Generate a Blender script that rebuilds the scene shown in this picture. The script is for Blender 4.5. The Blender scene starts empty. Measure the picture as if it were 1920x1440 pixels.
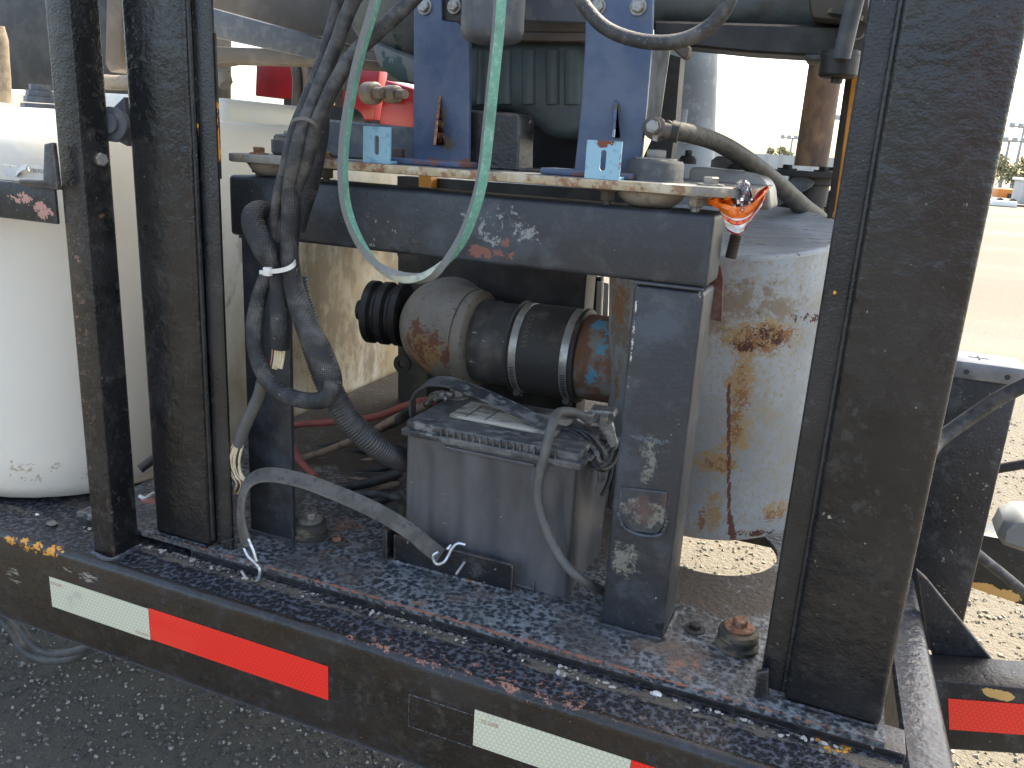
import bpy, bmesh, math, random
from mathutils import Vector as V, Matrix, noise
random.seed(7)
S = bpy.context.scene
COL = S.collection
# ---------------------------------------------------------------- camera
CAM = V((0.28305, -0.775, 0.60519))
F = 1551.81
RT = V((0.92266211, 0.38142196, 0.05667382)); DN = V((0.15534685, -0.23314987, -0.95995234)); FW = V((-0.35293341, 0.89451575, -0.27437125))
cam = bpy.data.cameras.new('camera'); cam.sensor_width = 36.0; cam.lens = F/1920*36
cam.clip_start = 0.02; cam.clip_end = 900
co = bpy.data.objects.new('camera', cam); COL.objects.link(co)
m = Matrix.Identity(4)
for i in range(3):
    m[i][0] = RT[i]; m[i][1] = -DN[i]; m[i][2] = -FW[i]; m[i][3] = CAM[i]
co.matrix_world = m
S.camera = co
cam.dof.use_dof = False
# ---------------------------------------------------------------- world, sun, exposure
SUN_EL, SUN_AZ = math.radians(56), math.radians(30)      # azimuth measured from +Y towards +X
w = bpy.data.worlds.new('World'); S.world = w; w.use_nodes = True
nt = w.node_tree; nt.nodes.clear()
sky = nt.nodes.new('ShaderNodeTexSky'); sky.sky_type = 'NISHITA'; sky.sun_disc = False
sky.sun_elevation = SUN_EL; sky.sun_rotation = SUN_AZ; sky.dust_density = 3.0; sky.air_density = 0.8; sky.ozone_density = 0.2
bg = nt.nodes.new('ShaderNodeBackground'); bg.inputs[1].default_value = 0.15
ow = nt.nodes.new('ShaderNodeOutputWorld'); nt.links.new(sky.outputs[0], bg.inputs[0]); nt.links.new(bg.outputs[0], ow.inputs[0])
sl = bpy.data.lights.new('sun', 'SUN'); sl.energy = 2.0; sl.angle = math.radians(0.5); sl.color = (1.0, 0.955, 0.88)
so = bpy.data.objects.new('sun', sl); COL.objects.link(so)
sd = V((math.sin(SUN_AZ)*math.cos(SUN_EL), math.cos(SUN_AZ)*math.cos(SUN_EL), math.sin(SUN_EL)))
so.rotation_euler = sd.to_track_quat('Z', 'Y').to_euler()
so.location = (0, 0, 6)
S.view_settings.view_transform = 'Standard'; S.view_settings.look = 'None'
S.view_settings.exposure = 2.3; S.view_settings.use_white_balance = True; S.view_settings.white_balance_temperature = 7250; S.view_settings.white_balance_tint = 6; S.view_settings.gamma = 1.0; S.view_settings.use_curve_mapping = False
S.render.engine = 'CYCLES'

# ---------------------------------------------------------------- measuring: a point of the photograph on a plane of the place
def P(x, y, Y=None, Z=None, X=None):
    d = RT*((x-960)/F) + DN*((y-720)/F) + FW
    if Y is not None: t = (Y-CAM.y)/d.y
    elif Z is not None: t = (Z-CAM.z)/d.z
    else: t = (X-CAM.x)/d.x
    return CAM + d*t
def PP(*pts): return [P(a[0], a[1], Y=a[2]) for a in pts]

# ---------------------------------------------------------------- materials
class NB:
    def __init__(s, name):
        s.m = bpy.data.materials.new(name); s.m.use_nodes = True; s.t = s.m.node_tree; s.t.nodes.clear()
        s.out = s.n('ShaderNodeOutputMaterial'); s.b = s.n('ShaderNodeBsdfPrincipled'); s.l(s.b.outputs[0], s.out.inputs[0])
        s.pos = s.n('ShaderNodeNewGeometry').outputs['Position']
    def n(s, k, **kw):
        o = s.t.nodes.new(k)
        for a, b in kw.items(): setattr(o, a, b)
        return o
    def l(s, a, b): s.t.links.new(a, b)
    def math(s, op, a, b=0.0, c=None, clamp=False):
        o = s.n('ShaderNodeMath', operation=op, use_clamp=clamp)
        for i, v in enumerate((a, b) if c is None else (a, b, c)):
            if isinstance(v, (int, float)): o.inputs[i].default_value = v
            else: s.l(v, o.inputs[i])
        return o.outputs[0]
    def vm(s, op, a, b=None):
        o = s.n('ShaderNodeVectorMath', operation=op)
        for i, v in enumerate((a, b)):
            if v is None: continue
            if isinstance(v, (tuple, list, V)): o.inputs[i].default_value = tuple(v)
            else: s.l(v, o.inputs[i])
        return o
    def noise(s, sc, det=4, st=(1, 1, 1), rough=.55, off=(0, 0, 0), dist=0):
        v = s.vm('MULTIPLY_ADD', s.pos, st); v.inputs[2].default_value = off
        o = s.n('ShaderNodeTexNoise'); o.inputs['Scale'].default_value = sc; o.inputs['Detail'].default_value = det
        o.inputs['Roughness'].default_value = rough; o.inputs['Distortion'].default_value = dist
        s.l(v.outputs[0], o.inputs['Vector']); return o.outputs[0]
    def sst(s, x, lo, hi):
        o = s.n('ShaderNodeMapRange', interpolation_type='SMOOTHSTEP')
        s.l(x, o.inputs[0]); o.inputs[1].default_value = lo; o.inputs[2].default_value = hi
        return o.outputs[0]
    def blob(s, c, r):
        v = s.vm('SUBTRACT', s.pos, c); v2 = s.vm('DIVIDE', v.outputs[0], r)
        l = s.vm('LENGTH', v2.outputs[0])
        return s.sst(s.math('SUBTRACT', 1.0, l.outputs['Value']), -.05, .75)
    def edge(s, rad=.004):
        b = s.n('ShaderNodeBevel', samples=4); b.inputs[0].default_value = rad
        g = s.n('ShaderNodeNewGeometry')
        d = s.vm('DOT_PRODUCT', b.outputs[0], g.outputs['True Normal'])
        return s.sst(s.math('SUBTRACT', 1.0, d.outputs['Value']), .01, .12)
_off = [0.0]
def mat(name, base, rough=.5, metal=0.0, layers=(), bump=(), spec=.5, coat=0.0, fine=None):
    k = NB(name); b = k.b
    b.inputs['Metallic'].default_value = metal; b.inputs['Specular IOR Level'].default_value = spec
    b.inputs['Coat Weight'].default_value = coat; b.inputs['Coat Roughness'].default_value = .12
    col = k.n('ShaderNodeRGB').outputs[0]; col.default_value = (*base, 1)
    rg = k.n('ShaderNodeValue').outputs[0]; rg.default_value = rough
    mt = None
    for L in layers:
        _off[0] += 3.7; off = (_off[0], _off[0]*.7, -_off[0]*.3)
        n = k.noise(L.get('s', 50), L.get('d', 5)+(2 if L.get('w', .05) <= .05 and 'm' in L else 0), L.get('st', (1, 1, 1)), L.get('rg', .68 if 'm' in L else .6), off, L.get('dist', .3 if 'm' in L else 0))
        if L.get('vor'):
            vv = k.vm('MULTIPLY_ADD', k.pos, (1, 1, 1)); vv.inputs[2].default_value = off
            dn_ = k.n('ShaderNodeTexNoise'); dn_.inputs['Scale'].default_value = L['s']*.7; k.l(vv.outputs[0], dn_.inputs['Vector'])
            v2 = k.vm('SCALE', dn_.outputs['Color']); v2.inputs['Scale'].default_value = .9/L['s']
            v3 = k.vm('ADD', vv.outputs[0], v2.outputs[0])
            vo = k.n('ShaderNodeTexVoronoi', feature='SMOOTH_F1'); vo.inputs['Scale'].default_value = L['s']; vo.inputs['Smoothness'].default_value = .35; k.l(v3.outputs[0], vo.inputs['Vector'])
            n = k.math('ADD', k.math('MULTIPLY', vo.outputs['Distance'], .8), k.math('MULTIPLY', n, .35))
        if L.get('ridge'):
            n = k.math('SUBTRACT', 1.0, k.math('MULTIPLY', k.math('ABSOLUTE', k.math('SUBTRACT', n, .5)), 2.0))
        if L.get('g', .32 if 'm' in L else 0):
            gn = k.noise(L.get('s', 50)*5.5, 3, L.get('st', (1, 1, 1)), .6, (off[1], off[2], off[0]))
            n = k.math('ADD', n, k.math('MULTIPLY', k.math('SUBTRACT', gn, .5), L.get('g', .32)))
        if 'm' in L:                       # local masks raise the noise over the threshold
            mk = None
            for c, r in L['m']:
                q = k.blob(c, r); mk = q if mk is None else k.math('MAXIMUM', mk, q)
            n = k.math('ADD', n, k.math('MULTIPLY', k.math('SUBTRACT', mk, 1.0), L.get('mk', .5)))
        if L.get('edge'):
            n = k.math('ADD', n, k.math('MULTIPLY', k.math('SUBTRACT', k.edge(L.get('er', .004)), 1.0), L.get('mk', .4)))
        t, wd = L.get('t', .55), L.get('w', .05)
        f = k.math('MULTIPLY', k.sst(n, t-wd, t+wd), L.get('k', 1.0), clamp=True)
        mx = k.n('ShaderNodeMix', data_type='RGBA'); k.l(f, mx.inputs[0]); k.l(col, mx.inputs[6]); mx.inputs[7].default_value = (*L['c'], 1)
        col = mx.outputs[2]
        if 'r' in L:
            mr = k.n('ShaderNodeMix'); k.l(f, mr.inputs[0]); k.l(rg, mr.inputs[2]); mr.inputs[3].default_value = L['r']; rg = mr.outputs[0]
    k.l(col, b.inputs['Base Color']); k.l(rg, b.inputs['Roughness'])
    prev = None
    for B in bump:
        sc, dist = B[0], B[1]; st = B[2] if len(B) > 2 else (1, 1, 1)
        bn = k.n('ShaderNodeBump'); bn.inputs['Strength'].default_value = 1.0; bn.inputs['Distance'].default_value = dist
        k.l(k.noise(sc, 3, st), bn.inputs['Height'])
        if prev is not None: k.l(prev, bn.inputs['Normal'])
        prev = bn.outputs[0]
    if prev is not None: k.l(prev, b.inputs['Normal'])
    return k.m
def C(r, g, b):      # sRGB 0..255 -> linear
    f = lambda u: (u/255/12.92 if u <= 10 else ((u/255+.055)/1.055)**2.4)
    return (f(r), f(g), f(b))
DUST = (.16, .15, .135); RUST = (.17, .065, .03); ORANGE = (.62, .27, .03); PRIMER = (.36, .13, .09); PALE = (.32, .33, .33); RUSTD = (.07, .025, .018)
BLK = (.007, .0075, .0085)
def black(name, base=BLK, rough=.42, extra=(), bump=((230, .0007), (40, .0015)), dust=.35, speck=True, edge=True):
    L = [dict(c=(.03, .031, .033), s=9, t=.52, w=.16, k=.6, r=min(.55, rough+.1)),
         dict(c=DUST, s=28, d=8, t=.66, w=.12, k=dust, r=.7, g=.2),
         dict(c=(.075, .075, .075), s=90, d=6, t=.64, w=.1, k=.4, r=.6)]
    if speck: L.append(dict(c=(.4, .4, .38), s=170, d=2, t=.755, w=.012, k=.7, r=.8))
    L += list(extra)
    if edge: L.append(dict(c=(.13, .14, .15), s=60, d=4, t=.42, w=.12, k=.55, edge=True, mk=.5, r=.5))
    return mat(name, base, rough, layers=L, bump=bump)

def at(x, y, Y): return tuple(P(x, y, Y=Y))
M = {}
M['rail'] = black('rail_black_paint', (.006, .006, .006), .26, extra=(
    dict(c=(.022, .015, .009), s=14, st=(.5, 1, 1), t=.5, w=.12, k=.7),
    dict(c=(.075, .095, .14), s=60, edge=True, er=.01, t=.3, w=.25, mk=.5, k=.75),
    dict(c=(.3, .14, .1), s=150, d=3, t=.66, w=.02, r=.8, m=[((-.05, .01, 0), (.5, .05, .03))], mk=.2),
    dict(c=(.3, .14, .1), s=80, d=3, t=.56, w=.02, r=.8, m=[((-.06, .012, 0), (.42, .022, .02))], mk=.25),
    dict(c=ORANGE, s=60, d=4, t=.5, w=.015, r=.6, m=[(tuple(P(50, 1022, Y=0)), (.09, .02, .02)), (tuple(P(105, 1035, Y=.0)), (.05, .02, .02)), (tuple(P(350, 1105, Y=.0)), (.05, .01, .01)), (tuple(P(1560, 1390, Z=0)), (.04, .03, .02)), (tuple(P(1500, 1365, Z=0)), (.05, .008, .02))], mk=.35),
    dict(c=(.35, .33, .28), s=50, st=(.5, 1, 2.5), d=4, t=.56, w=.02, k=.7, m=[(tuple(P(150, 1075, Y=0)), (.07, .05, .02)), (tuple(P(25, 1080, Y=0)), (.04, .05, .03))], mk=.35),
    ), bump=((45, .0012), (260, .0005)))
M['dirt'] = mat('dirt_on_rail', (.045, .038, .028), .9, layers=(dict(c=(.012, .013, .016), s=70, t=.5, w=.04, r=.5), dict(c=(.22, .19, .14), s=220, t=.66, w=.03)), bump=((120, .003), (400, .0012)))
M['railtop'] = mat('rail_top_chipped_paint', (.010, .012, .016), .4, layers=(
    dict(c=(.09, .10, .12), s=150, d=6, vor=True, t=.66, w=.14, k=.75),
    dict(c=(.12, .10, .075), s=40, d=8, t=.50, w=.08, st=(.35, 1, 1), k=.9, r=.9, m=[((-.3, .062, 0), (2.5, .022, .1))], mk=.35),
    dict(c=(.24, .115, .085), s=95, d=3, t=.60, w=.02, r=.8, m=[((-.02, .018, 0), (.5, .05, .05))], mk=.2),
    dict(c=ORANGE, s=90, d=4, t=.5, w=.02, m=[(tuple(P(1560, 1390, Z=0)), (.04, .03, .02)), (tuple(P(1500, 1365, Z=0)), (.06, .015, .02))], mk=.3),
    dict(c=(.5, .46, .38), s=330, d=2, t=.74, w=.02)), bump=((70, .004), (260, .0012)))
M['deck'] = mat('deck_hammered_paint', (.011, .014, .020), .38, layers=(
    dict(c=(.06, .07, .085), s=30, d=6, t=.5, w=.12, k=.6),
    dict(c=(.22, .24, .25), s=135, d=5, vor=True, t=.62, w=.16, k=.75, r=.55),
    dict(c=(.32, .34, .355), s=210, d=4, vor=True, t=.76, w=.1, k=.4, r=.6),
    dict(c=(.062, .060, .055), s=12, d=9, t=.52, w=.12, k=.75, r=.7),
    dict(c=(.13, .09, .065), s=16, d=9, t=.60, w=.07, r=.85, k=.7),
    dict(c=(.085, .066, .048), s=22, d=8, t=.36, w=.1, r=.9, k=.92, m=[((.2, .36, .02), (.25, .2, .3)), ((-.5, .75, .02), (.6, .62, .3)), ((-.3, 1.2, .02), (1.3, .98, .3)), ((.0, .5, .02), (.4, .3, .3)), ((.45, .5, .02), (.2, .4, .3))], mk=.45),
    dict(c=(.25, .135, .085), s=70, d=6, t=.5, w=.05, r=.85, k=.85, m=[(tuple(P(655, 985, Z=.02)), (.06, .05, .1)), (tuple(P(890, 1092, Z=.02)), (.04, .012, .1)), (tuple(P(785, 1128, Z=.02)), (.02, .02, .1)), (tuple(P(1280, 1250, Z=.02)), (.05, .05, .1)), (tuple(P(1200, 1175, Z=.02)), (.04, .03, .1))], mk=.35),
    dict(c=(.28, .12, .08), s=120, d=4, t=.45, w=.05, r=.85, m=[((-.1, .074, .02), (.9, .006, .006))], mk=.3)),
    bump=((110, .0035), (300, .001)))
M['post_l'] = black('post_black_gloss', (.0055, .0065, .008), .24, bump=((330, .0009), (70, .0012)), extra=(
    dict(c=(.15, .075, .045), s=120, d=5, t=.42, w=.1, k=.85, r=.8, m=[(tuple(P(186, 299, X=-.632)), (.03, .014, .014)), (tuple(P(192, 405, X=-.632)), (.03, .012, .006))], mk=.35),
    dict(c=(.10, .075, .055), s=30, d=5, t=.4, w=.1, k=.8, r=.7, edge=True, er=.006, mk=.5),
    dict(c=(.22, .13, .09), s=130, d=3, t=.62, w=.03, k=.8, m=[(at(230, 960, .02), (.06, .06, .25)), (at(160, 700, .02), (.04, .04, .5))], mk=.2),))
M['mast'] = black('mast_black_gloss', (.0055, .007, .009), .22, bump=((260, .0006, (1, 1, 1.3)), (75, .0012, (1, 1, 1.2)), (14, .005)), dust=.2, extra=(
    dict(c=(.020, .018, .016), s=5, t=.48, w=.15, k=.55, r=.34),
    dict(c=(.75, .36, .03), s=55, st=(1, 1, .35), d=4, t=.6, w=.015, r=.5, m=[(at(362, 50, .1), (.012, .03, .03)), (at(370, 125, .1), (.01, .03, .015)), (at(372, 235, .1), (.01, .03, .012)), (at(405, 870, .08), (.009, .03, .025)), (at(405, 890, .08), (.009, .03, .02)), (at(416, 945, .1), (.006, .03, .01)), (at(1530, 770, .11), (.008, .03, .007)), (at(1566, 548, .11), (.004, .03, .004))], mk=.4),
    dict(c=(.35, .33, .3), s=60, d=5, t=.6, w=.02, m=[(at(1545, 960, .1), (.016, .03, .02)), (at(1525, 1050, .1), (.014, .03, .02)), (at(375, 905, .08), (.02, .03, .015))], mk=.3)))
M['flange'] = black('mast_flange_paint', (.008, .010, .012), .27, bump=((300, .0008),), dust=.15, edge=False, extra=(
    dict(c=(.75, .36, .03), s=80, st=(1, 1, .3), d=4, t=.55, w=.015, r=.5, m=[(at(362, 50, .1), (.012, .03, .03)), (at(370, 125, .1), (.01, .03, .015)), (at(372, 235, .1), (.01, .03, .012)), (at(416, 945, .1), (.006, .03, .01)), (at(1530, 770, .11), (.008, .03, .007)), (at(1566, 548, .11), (.004, .03, .004))], mk=.4),))
M['flange_side'] = mat('orange_chipped_edge', (.02, .02, .02), .4, layers=(dict(c=(.62, .27, .05), s=90, st=(1, 1, .4), d=5, t=.57, w=.02),))
M['stand'] = black('stand_chalky_black', (.024, .029, .035), .42, dust=.3, bump=((180, .0006), (35, .001)), extra=(
    dict(c=(.07, .085, .10), s=16, d=8, t=.57, w=.09, k=.55, r=.6),
    dict(c=(.30, .31, .30), s=42, d=6, t=.56, w=.03, k=.75, r=.8, dist=.6, m=[(at(940, 430, .15), (.13, .05, .05)), (at(720, 430, .15), (.12, .05, .05))], mk=.3),
    dict(c=(.22, .09, .07), s=48, d=4, t=.52, w=.02, k=.9, m=[(at(905, 475, .15), (.04, .05, .015)), (at(950, 445, .15), (.02, .05, .03)), (at(760, 410, .15), (.008, .05, .006)), (at(935, 478, .15), (.04, .05, .012))], mk=.3),
    dict(c=(.015, .017, .02), s=40, d=5, t=.5, w=.02, m=[(at(800, 380, .15), (.015, .05, .015)), (at(750, 470, .15), (.04, .05, .012)), (at(1235, 1175, .15), (.012, .05, .012))], mk=.3),
    dict(c=(.22, .205, .165), s=60, d=6, t=.47, w=.07, r=.85, k=.8, m=[(at(1215, 865, .15), (.02, .05, .055)), (at(1205, 960, .15), (.045, .05, .035)), (at(1170, 1050, .15), (.03, .05, .05))], mk=.32),
    dict(c=(.09, .05, .038), s=50, d=6, t=.48, w=.08, r=.85, k=.8, m=[(at(1205, 955, .15), (.04, .05, .035)), (at(1245, 945, .15), (.012, .05, .025))], mk=.3),
    dict(c=(.11, .14, .17), s=60, d=6, t=.5, w=.08, k=.7, m=[(at(1215, 825, .15), (.06, .05, .008))], mk=.3),
    dict(c=(.55, .5, .42), s=110, d=3, t=.5, w=.03, m=[(at(1312, 670, .15), (.004, .02, .04)), (at(1187, 620, .15), (.003, .02, .1)), (at(1310, 560, .15), (.003, .02, .02))], mk=.3)))
M['angle'] = black('angle_black', (.007, .008, .010), .4, extra=(dict(c=(.25, .13, .07), s=70, d=4, t=.45, w=.06, edge=True, mk=.35, k=.9), dict(c=(.3, .22, .15), s=120, t=.68, w=.03)))
M['arm'] = black('arm_black_pink_primer', (.012, .013, .014), .38, extra=(dict(c=(.46, .25, .20), s=42, d=3, t=.47, w=.012, r=.7, m=[(at(75, 395, .01), (.035, .2, .018)), (at(30, 370, .01), (.035, .2, .014))], mk=.28),))
M['blueblack'] = black('front_member_paint', (.012, .015, .021), .33, bump=((120, .001), (30, .002)), dust=.25, extra=(dict(c=(.10, .12, .15), s=130, st=(1, 1, 1), d=5, t=.6, w=.05, k=.6),))
M['tongue'] = black('tongue_paint', (.006, .007, .008), .4, extra=(
    dict(c=(.60, .36, .12), s=22, d=4, t=.36, w=.012, r=.7, g=.15, m=[(tuple(P(1872, 1303, Y=.36)), (.034, .1, .013)), (tuple(P(1835, 1103, Y=.95)), (.08, .3, .022)), (tuple(P(1885, 1120, Y=.95)), (.05, .3, .026))], mk=.4),))
RS = lambda c, **k: dict(c=c, r=.85, **k)
def onshell(px, py):
    cb, ct = V((.116, .61, .058)), V((.101, .538, .502)); a = (ct-cb).normalized(); d = (P(px, py, Y=.4)-CAM).normalized()
    o = CAM-cb; dd = d-a*d.dot(a); oo = o-a*o.dot(a); A = dd.dot(dd); B = 2*dd.dot(oo); Cc = oo.dot(oo)-.176**2
    return tuple(CAM+d*((-B-math.sqrt(max(B*B-4*A*Cc, 0)))/(2*A)))
M['tank_grey'] = mat('muffler_grey_paint', (.33, .35, .355), .5, layers=(
    dict(c=(.24, .25, .25), s=5, t=.5, w=.12, k=.8),
    dict(c=(.30, .24, .15), s=130, d=7, t=.56, w=.07, k=.6),
    dict(c=(.27, .22, .15), s=22, d=8, t=.60, w=.08, k=.5, g=.3),
    RS((.33, .21, .09), s=34, d=9, t=.42, w=.1, k=.9, g=.5, m=[(onshell(1420, 640), (.10, .09, .05)), (onshell(1390, 720), (.034, .05, .07)), (onshell(1385, 810), (.036, .05, .07)), (onshell(1340, 868), (.05, .06, .03)), (onshell(1335, 960), (.028, .06, .055)), (onshell(1455, 955), (.045, .06, .03))], mk=.32),
    RS((.22, .10, .035), s=60, d=8, t=.46, w=.06, k=.9, g=.6, m=[(onshell(1430, 635), (.085, .08, .04)), (onshell(1385, 760), (.022, .05, .10)), (onshell(1350, 870), (.04, .06, .022)), (onshell(1315, 975), (.01, .04, .035)), (onshell(1450, 965), (.04, .06, .022))], mk=.32),
    RS((.22, .16, .105), s=34, d=9, t=.46, w=.08, k=.85, m=[(at(1400, 560, .4), (.13, .2, .045)), (at(1330, 600, .4), (.05, .2, .05)), (at(1165, 600, .45), (.04, .2, .14))], mk=.25),
    RS(RUSTD, s=70, d=6, t=.49, w=.02, g=.5, m=[(onshell(1440, 630), (.05, .06, .028)), (onshell(1400, 650), (.045, .06, .02)), (onshell(1520, 597), (.045, .06, .012)), (onshell(1410, 1000), (.08, .06, .010))], mk=.24),
    RS((.12, .045, .032), s=300, d=3, t=.30, w=.1, g=.1, m=[(onshell(1366+i*.1, 735+i*26), (.0046, .02, .030)) for i in range(10)]+[(onshell(1369+i*2.2, 975+i*14), (.008, .02, .022)) for i in range(4)], mk=.8),
    RS((.30, .14, .06), s=40, d=7, t=.42, w=.08, k=.9, m=[(at(1160, 560, .45), (.03, .3, .06)), (at(1150, 730, .45), (.012, .3, .05))], mk=.3)), bump=((150, .0006), (25, .0015)))
M['tank_top'] = mat('muffler_top_paint', (.42, .445, .455), .5, layers=(dict(c=(.26, .275, .28), s=12, t=.5, w=.1, k=.6), dict(c=(.13, .105, .08), s=75, st=(.35, 1.4, 1), d=6, t=.62, w=.04, k=.85)), bump=((90, .0008),))
M['pipe_rust'] = mat('pipe_rust_blue_flakes', (.24, .115, .065), .8, layers=(dict(c=(.30, .29, .26), s=18, d=7, t=.55, w=.06, k=.8), dict(c=(.13, .34, .46), s=48, d=6, t=.5, w=.02, r=.6, m=[(at(1113, 705, .5), (.026, .2, .036)), (at(1130, 650, .5), (.018, .2, .06)), (at(1115, 610, .5), (.025, .2, .02))], mk=.25)), bump=((120, .001),))
M['elbow'] = mat('elbow_grey_rust', (.30, .28, .24), .6, layers=(
    dict(c=(.20, .175, .135), s=8, t=.5, w=.12, k=.85),
    RS((.40, .24, .09), s=24, d=8, t=.46, w=.08, k=.8, m=[(at(815, 650, .52), (.10, .2, .07))], mk=.2),
    RS((.20, .075, .04), s=34, d=8, t=.49, w=.04, k=.9, m=[(at(800, 635, .52), (.10, .2, .065)), (at(855, 650, .52), (.018, .2, .08)), (at(905, 600, .52), (.02, .3, .1))], mk=.2),
    dict(c=(.10, .085, .07), s=70, d=5, t=.62, w=.05, k=.6)), bump=((160, .0007),))
M['pipe_black'] = mat('pipe_black_scuffed', (.075, .075, .072), .5, layers=(dict(c=(.20, .18, .145), s=20, d=6, t=.55, w=.1, k=.6), dict(c=(.5, .52, .5), s=90, st=(.5, 1, 3), d=2, t=.72, w=.012, r=.7)), bump=((150, .0006),))
M['rubber'] = mat('rubber_coupling', (.055, .052, .047), .6, layers=(dict(c=(.20, .165, .12), s=10, d=8, t=.5, w=.12, k=.65, r=.8, m=[(at(1010, 600, .42), (.2, .3, .08))], mk=.3), dict(c=(.14, .12, .09), s=130, d=4, t=.66, w=.05, k=.5)), bump=((220, .0003),))
M['steel'] = mat('clamp_steel', (.62, .60, .55), .42, metal=.75, layers=(dict(c=(.25, .22, .17), s=40, t=.55, w=.1, k=.5, r=.5),), bump=((300, .0002),))
M['zinc'] = mat('zinc_bolt', (.30, .29, .27), .5, metal=.6, layers=(dict(c=(.22, .17, .11), s=150, t=.55, w=.08, k=.7, r=.7),), bump=((250, .0004),))
M['rustbolt'] = mat('rusty_bolt', (.20, .085, .045), .8, layers=(dict(c=(.33, .22, .14), s=180, t=.55, w=.08, k=.7), dict(c=(.06, .03, .02), s=120, t=.58, w=.06)), bump=((300, .0008),))
M['hook'] = mat('hook_zinc', (.62, .64, .66), .3, metal=.7, layers=(dict(c=(.3, .3, .3), s=120, t=.6, w=.05, k=.6),))
M['strap'] = mat('rubber_strap', (.075, .07, .06), .7, layers=(dict(c=(.15, .14, .12), s=22, d=7, t=.52, w=.1, k=.7), dict(c=(.03, .03, .03), s=90, t=.6, w=.06, k=.6)), bump=((160, .0004),))
M['sleeve'] = None
M['cable'] = mat('cable_rubber_worn', (.026, .026, .028), .6, layers=(dict(c=(.10, .095, .085), s=45, d=7, t=.52, w=.1, k=.7), dict(c=(.22, .19, .15), s=260, d=4, t=.66, w=.05, k=.5)), bump=((300, .0006),))
M['cable_grey'] = mat('cable_grey', (.09, .09, .085), .6, layers=(dict(c=(.15, .14, .12), s=40, d=6, t=.54, w=.1, k=.6),), bump=((200, .0003),))
M['hose'] = mat('hose_ribbed', (.035, .034, .030), .65, layers=(dict(c=(.085, .078, .06), s=60, d=6, t=.5, w=.12, k=.7),), bump=((420, .0012, (1, 1, .4)),))
M['conduit'] = mat('conduit_plastic', (.035, .036, .038), .42, layers=(dict(c=(.085, .08, .07), s=40, t=.55, w=.1, k=.5),))
M['red_cable'] = mat('red_cable', (.33, .085, .065), .6, layers=(dict(c=(.12, .06, .05), s=40, t=.55, w=.1, k=.6),))
M['tan_cable'] = mat('dusty_tan_cable', (.30, .21, .145), .8, layers=(dict(c=(.06, .045, .035), s=30, t=.55, w=.1, k=.7),))
M['dark_cable'] = mat('dark_cable', (.02, .02, .021), .5, layers=(dict(c=(.05, .045, .04), s=40, t=.55, w=.1, k=.6),))
M['wire_cream'] = mat('cream_wire', (.62, .52, .33), .6, layers=(dict(c=(.25, .2, .14), s=150, t=.6, w=.06, k=.6),))
M['wire_pink'] = mat('pink_wire', (.48, .2, .17), .6)
M['wire_brown'] = mat('brown_wire', (.24, .16, .11), .6)
M['ziptie'] = mat('white_zip_tie', (.66, .64, .58), .45)
M['tie_grey'] = mat('grey_cable_tie', (.12, .105, .09), .6)
M['belt_green'] = mat('belt_green_face', (.13, .33, .245), .7, layers=(dict(c=(.3, .46, .38), s=170, d=5, t=.56, w=.07, k=.6), dict(c=(.07, .1, .08), s=25, t=.6, w=.1, k=.5)), bump=((500, .0006),))
M['belt_grey'] = mat('belt_grey_side', (.16, .165, .155), .8, layers=(dict(c=(.2, .2, .18), s=260, d=5, t=.54, w=.08, k=.7),), bump=((500, .0006),))
M['belt_cream'] = mat('belt_frayed_edge', (.42, .43, .34), .8, layers=(dict(c=(.2, .26, .21), s=120, t=.5, w=.08, k=.7),))
M['battery'] = mat('battery_case_plastic', (.048, .05, .053), .36, layers=(dict(c=(.14, .14, .14), s=7, st=(1, 1, .3), t=.52, w=.15, k=.7, r=.5), dict(c=(.04, .042, .05), s=9, st=(1, 1, .5), t=.55, w=.1, k=.5), dict(c=(.22, .21, .19), s=60, st=(1, 1, 4), d=6, t=.68, w=.03, k=.5), dict(c=(.45, .33, .12), s=60, d=1, t=.775, w=.006, r=.4)), bump=((300, .00015),), spec=.5)
M['bat_lid'] = mat('battery_lid_dusty', (.028, .03, .034), .45, layers=(dict(c=(.26, .26, .25), s=80, st=(.6, 1, 1), d=6, t=.54, w=.07, k=.75, r=.7), dict(c=(.10, .10, .095), s=14, t=.45, w=.1, k=.7)), bump=((150, .0006),))
M['bat_label'] = mat('battery_label_scuffed', (.16, .15, .12), .6, layers=(dict(c=(.55, .5, .40), s=28, st=(.5, 1, 1), d=8, t=.46, w=.08, k=.85), dict(c=(.5, .5, .46), s=18, t=.4, w=.05, m=[(at(873, 768, .3), (.025, .05, .05))], mk=.4)), bump=((90, .0005),))
M['lead'] = mat('terminal_lead', (.30, .29, .27), .45, metal=.7, layers=(dict(c=(.12, .11, .10), s=120, t=.55, w=.08, k=.7),), bump=((200, .0008),))
M['plastic'] = mat('polyethylene_tank', (.72, .69, .60), .42, layers=(dict(c=(.70, .62, .46), s=2.5, t=.52, w=.12, k=.5), dict(c=(.32, .23, .13), s=38, d=7, t=.57, w=.03, k=.7, m=[((-.95, .1, .06), (.25, .3, .06)), (at(75, 240, .1), (.03, .2, .03))], mk=.25), dict(c=(.37, .27, .13), s=3, st=(1, 1, .6), d=5, t=.35, w=.15, k=.85, m=[((-.78, .95, .2), (.14, .95, .55))], mk=.5), dict(c=(.20, .15, .09), s=7, st=(1.2, 1.2, .7), d=7, t=.53, w=.08, k=.7, m=[((-.78, .9, .25), (.14, .8, .5))], mk=.3)), bump=((14, .002),), spec=.4)
M['plastic'].node_tree.nodes['Principled BSDF'].inputs['Subsurface Weight'].default_value = 0.25
M['plastic'].node_tree.nodes['Principled BSDF'].inputs['Subsurface Radius'].default_value = (.03, .022, .012)
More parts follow.
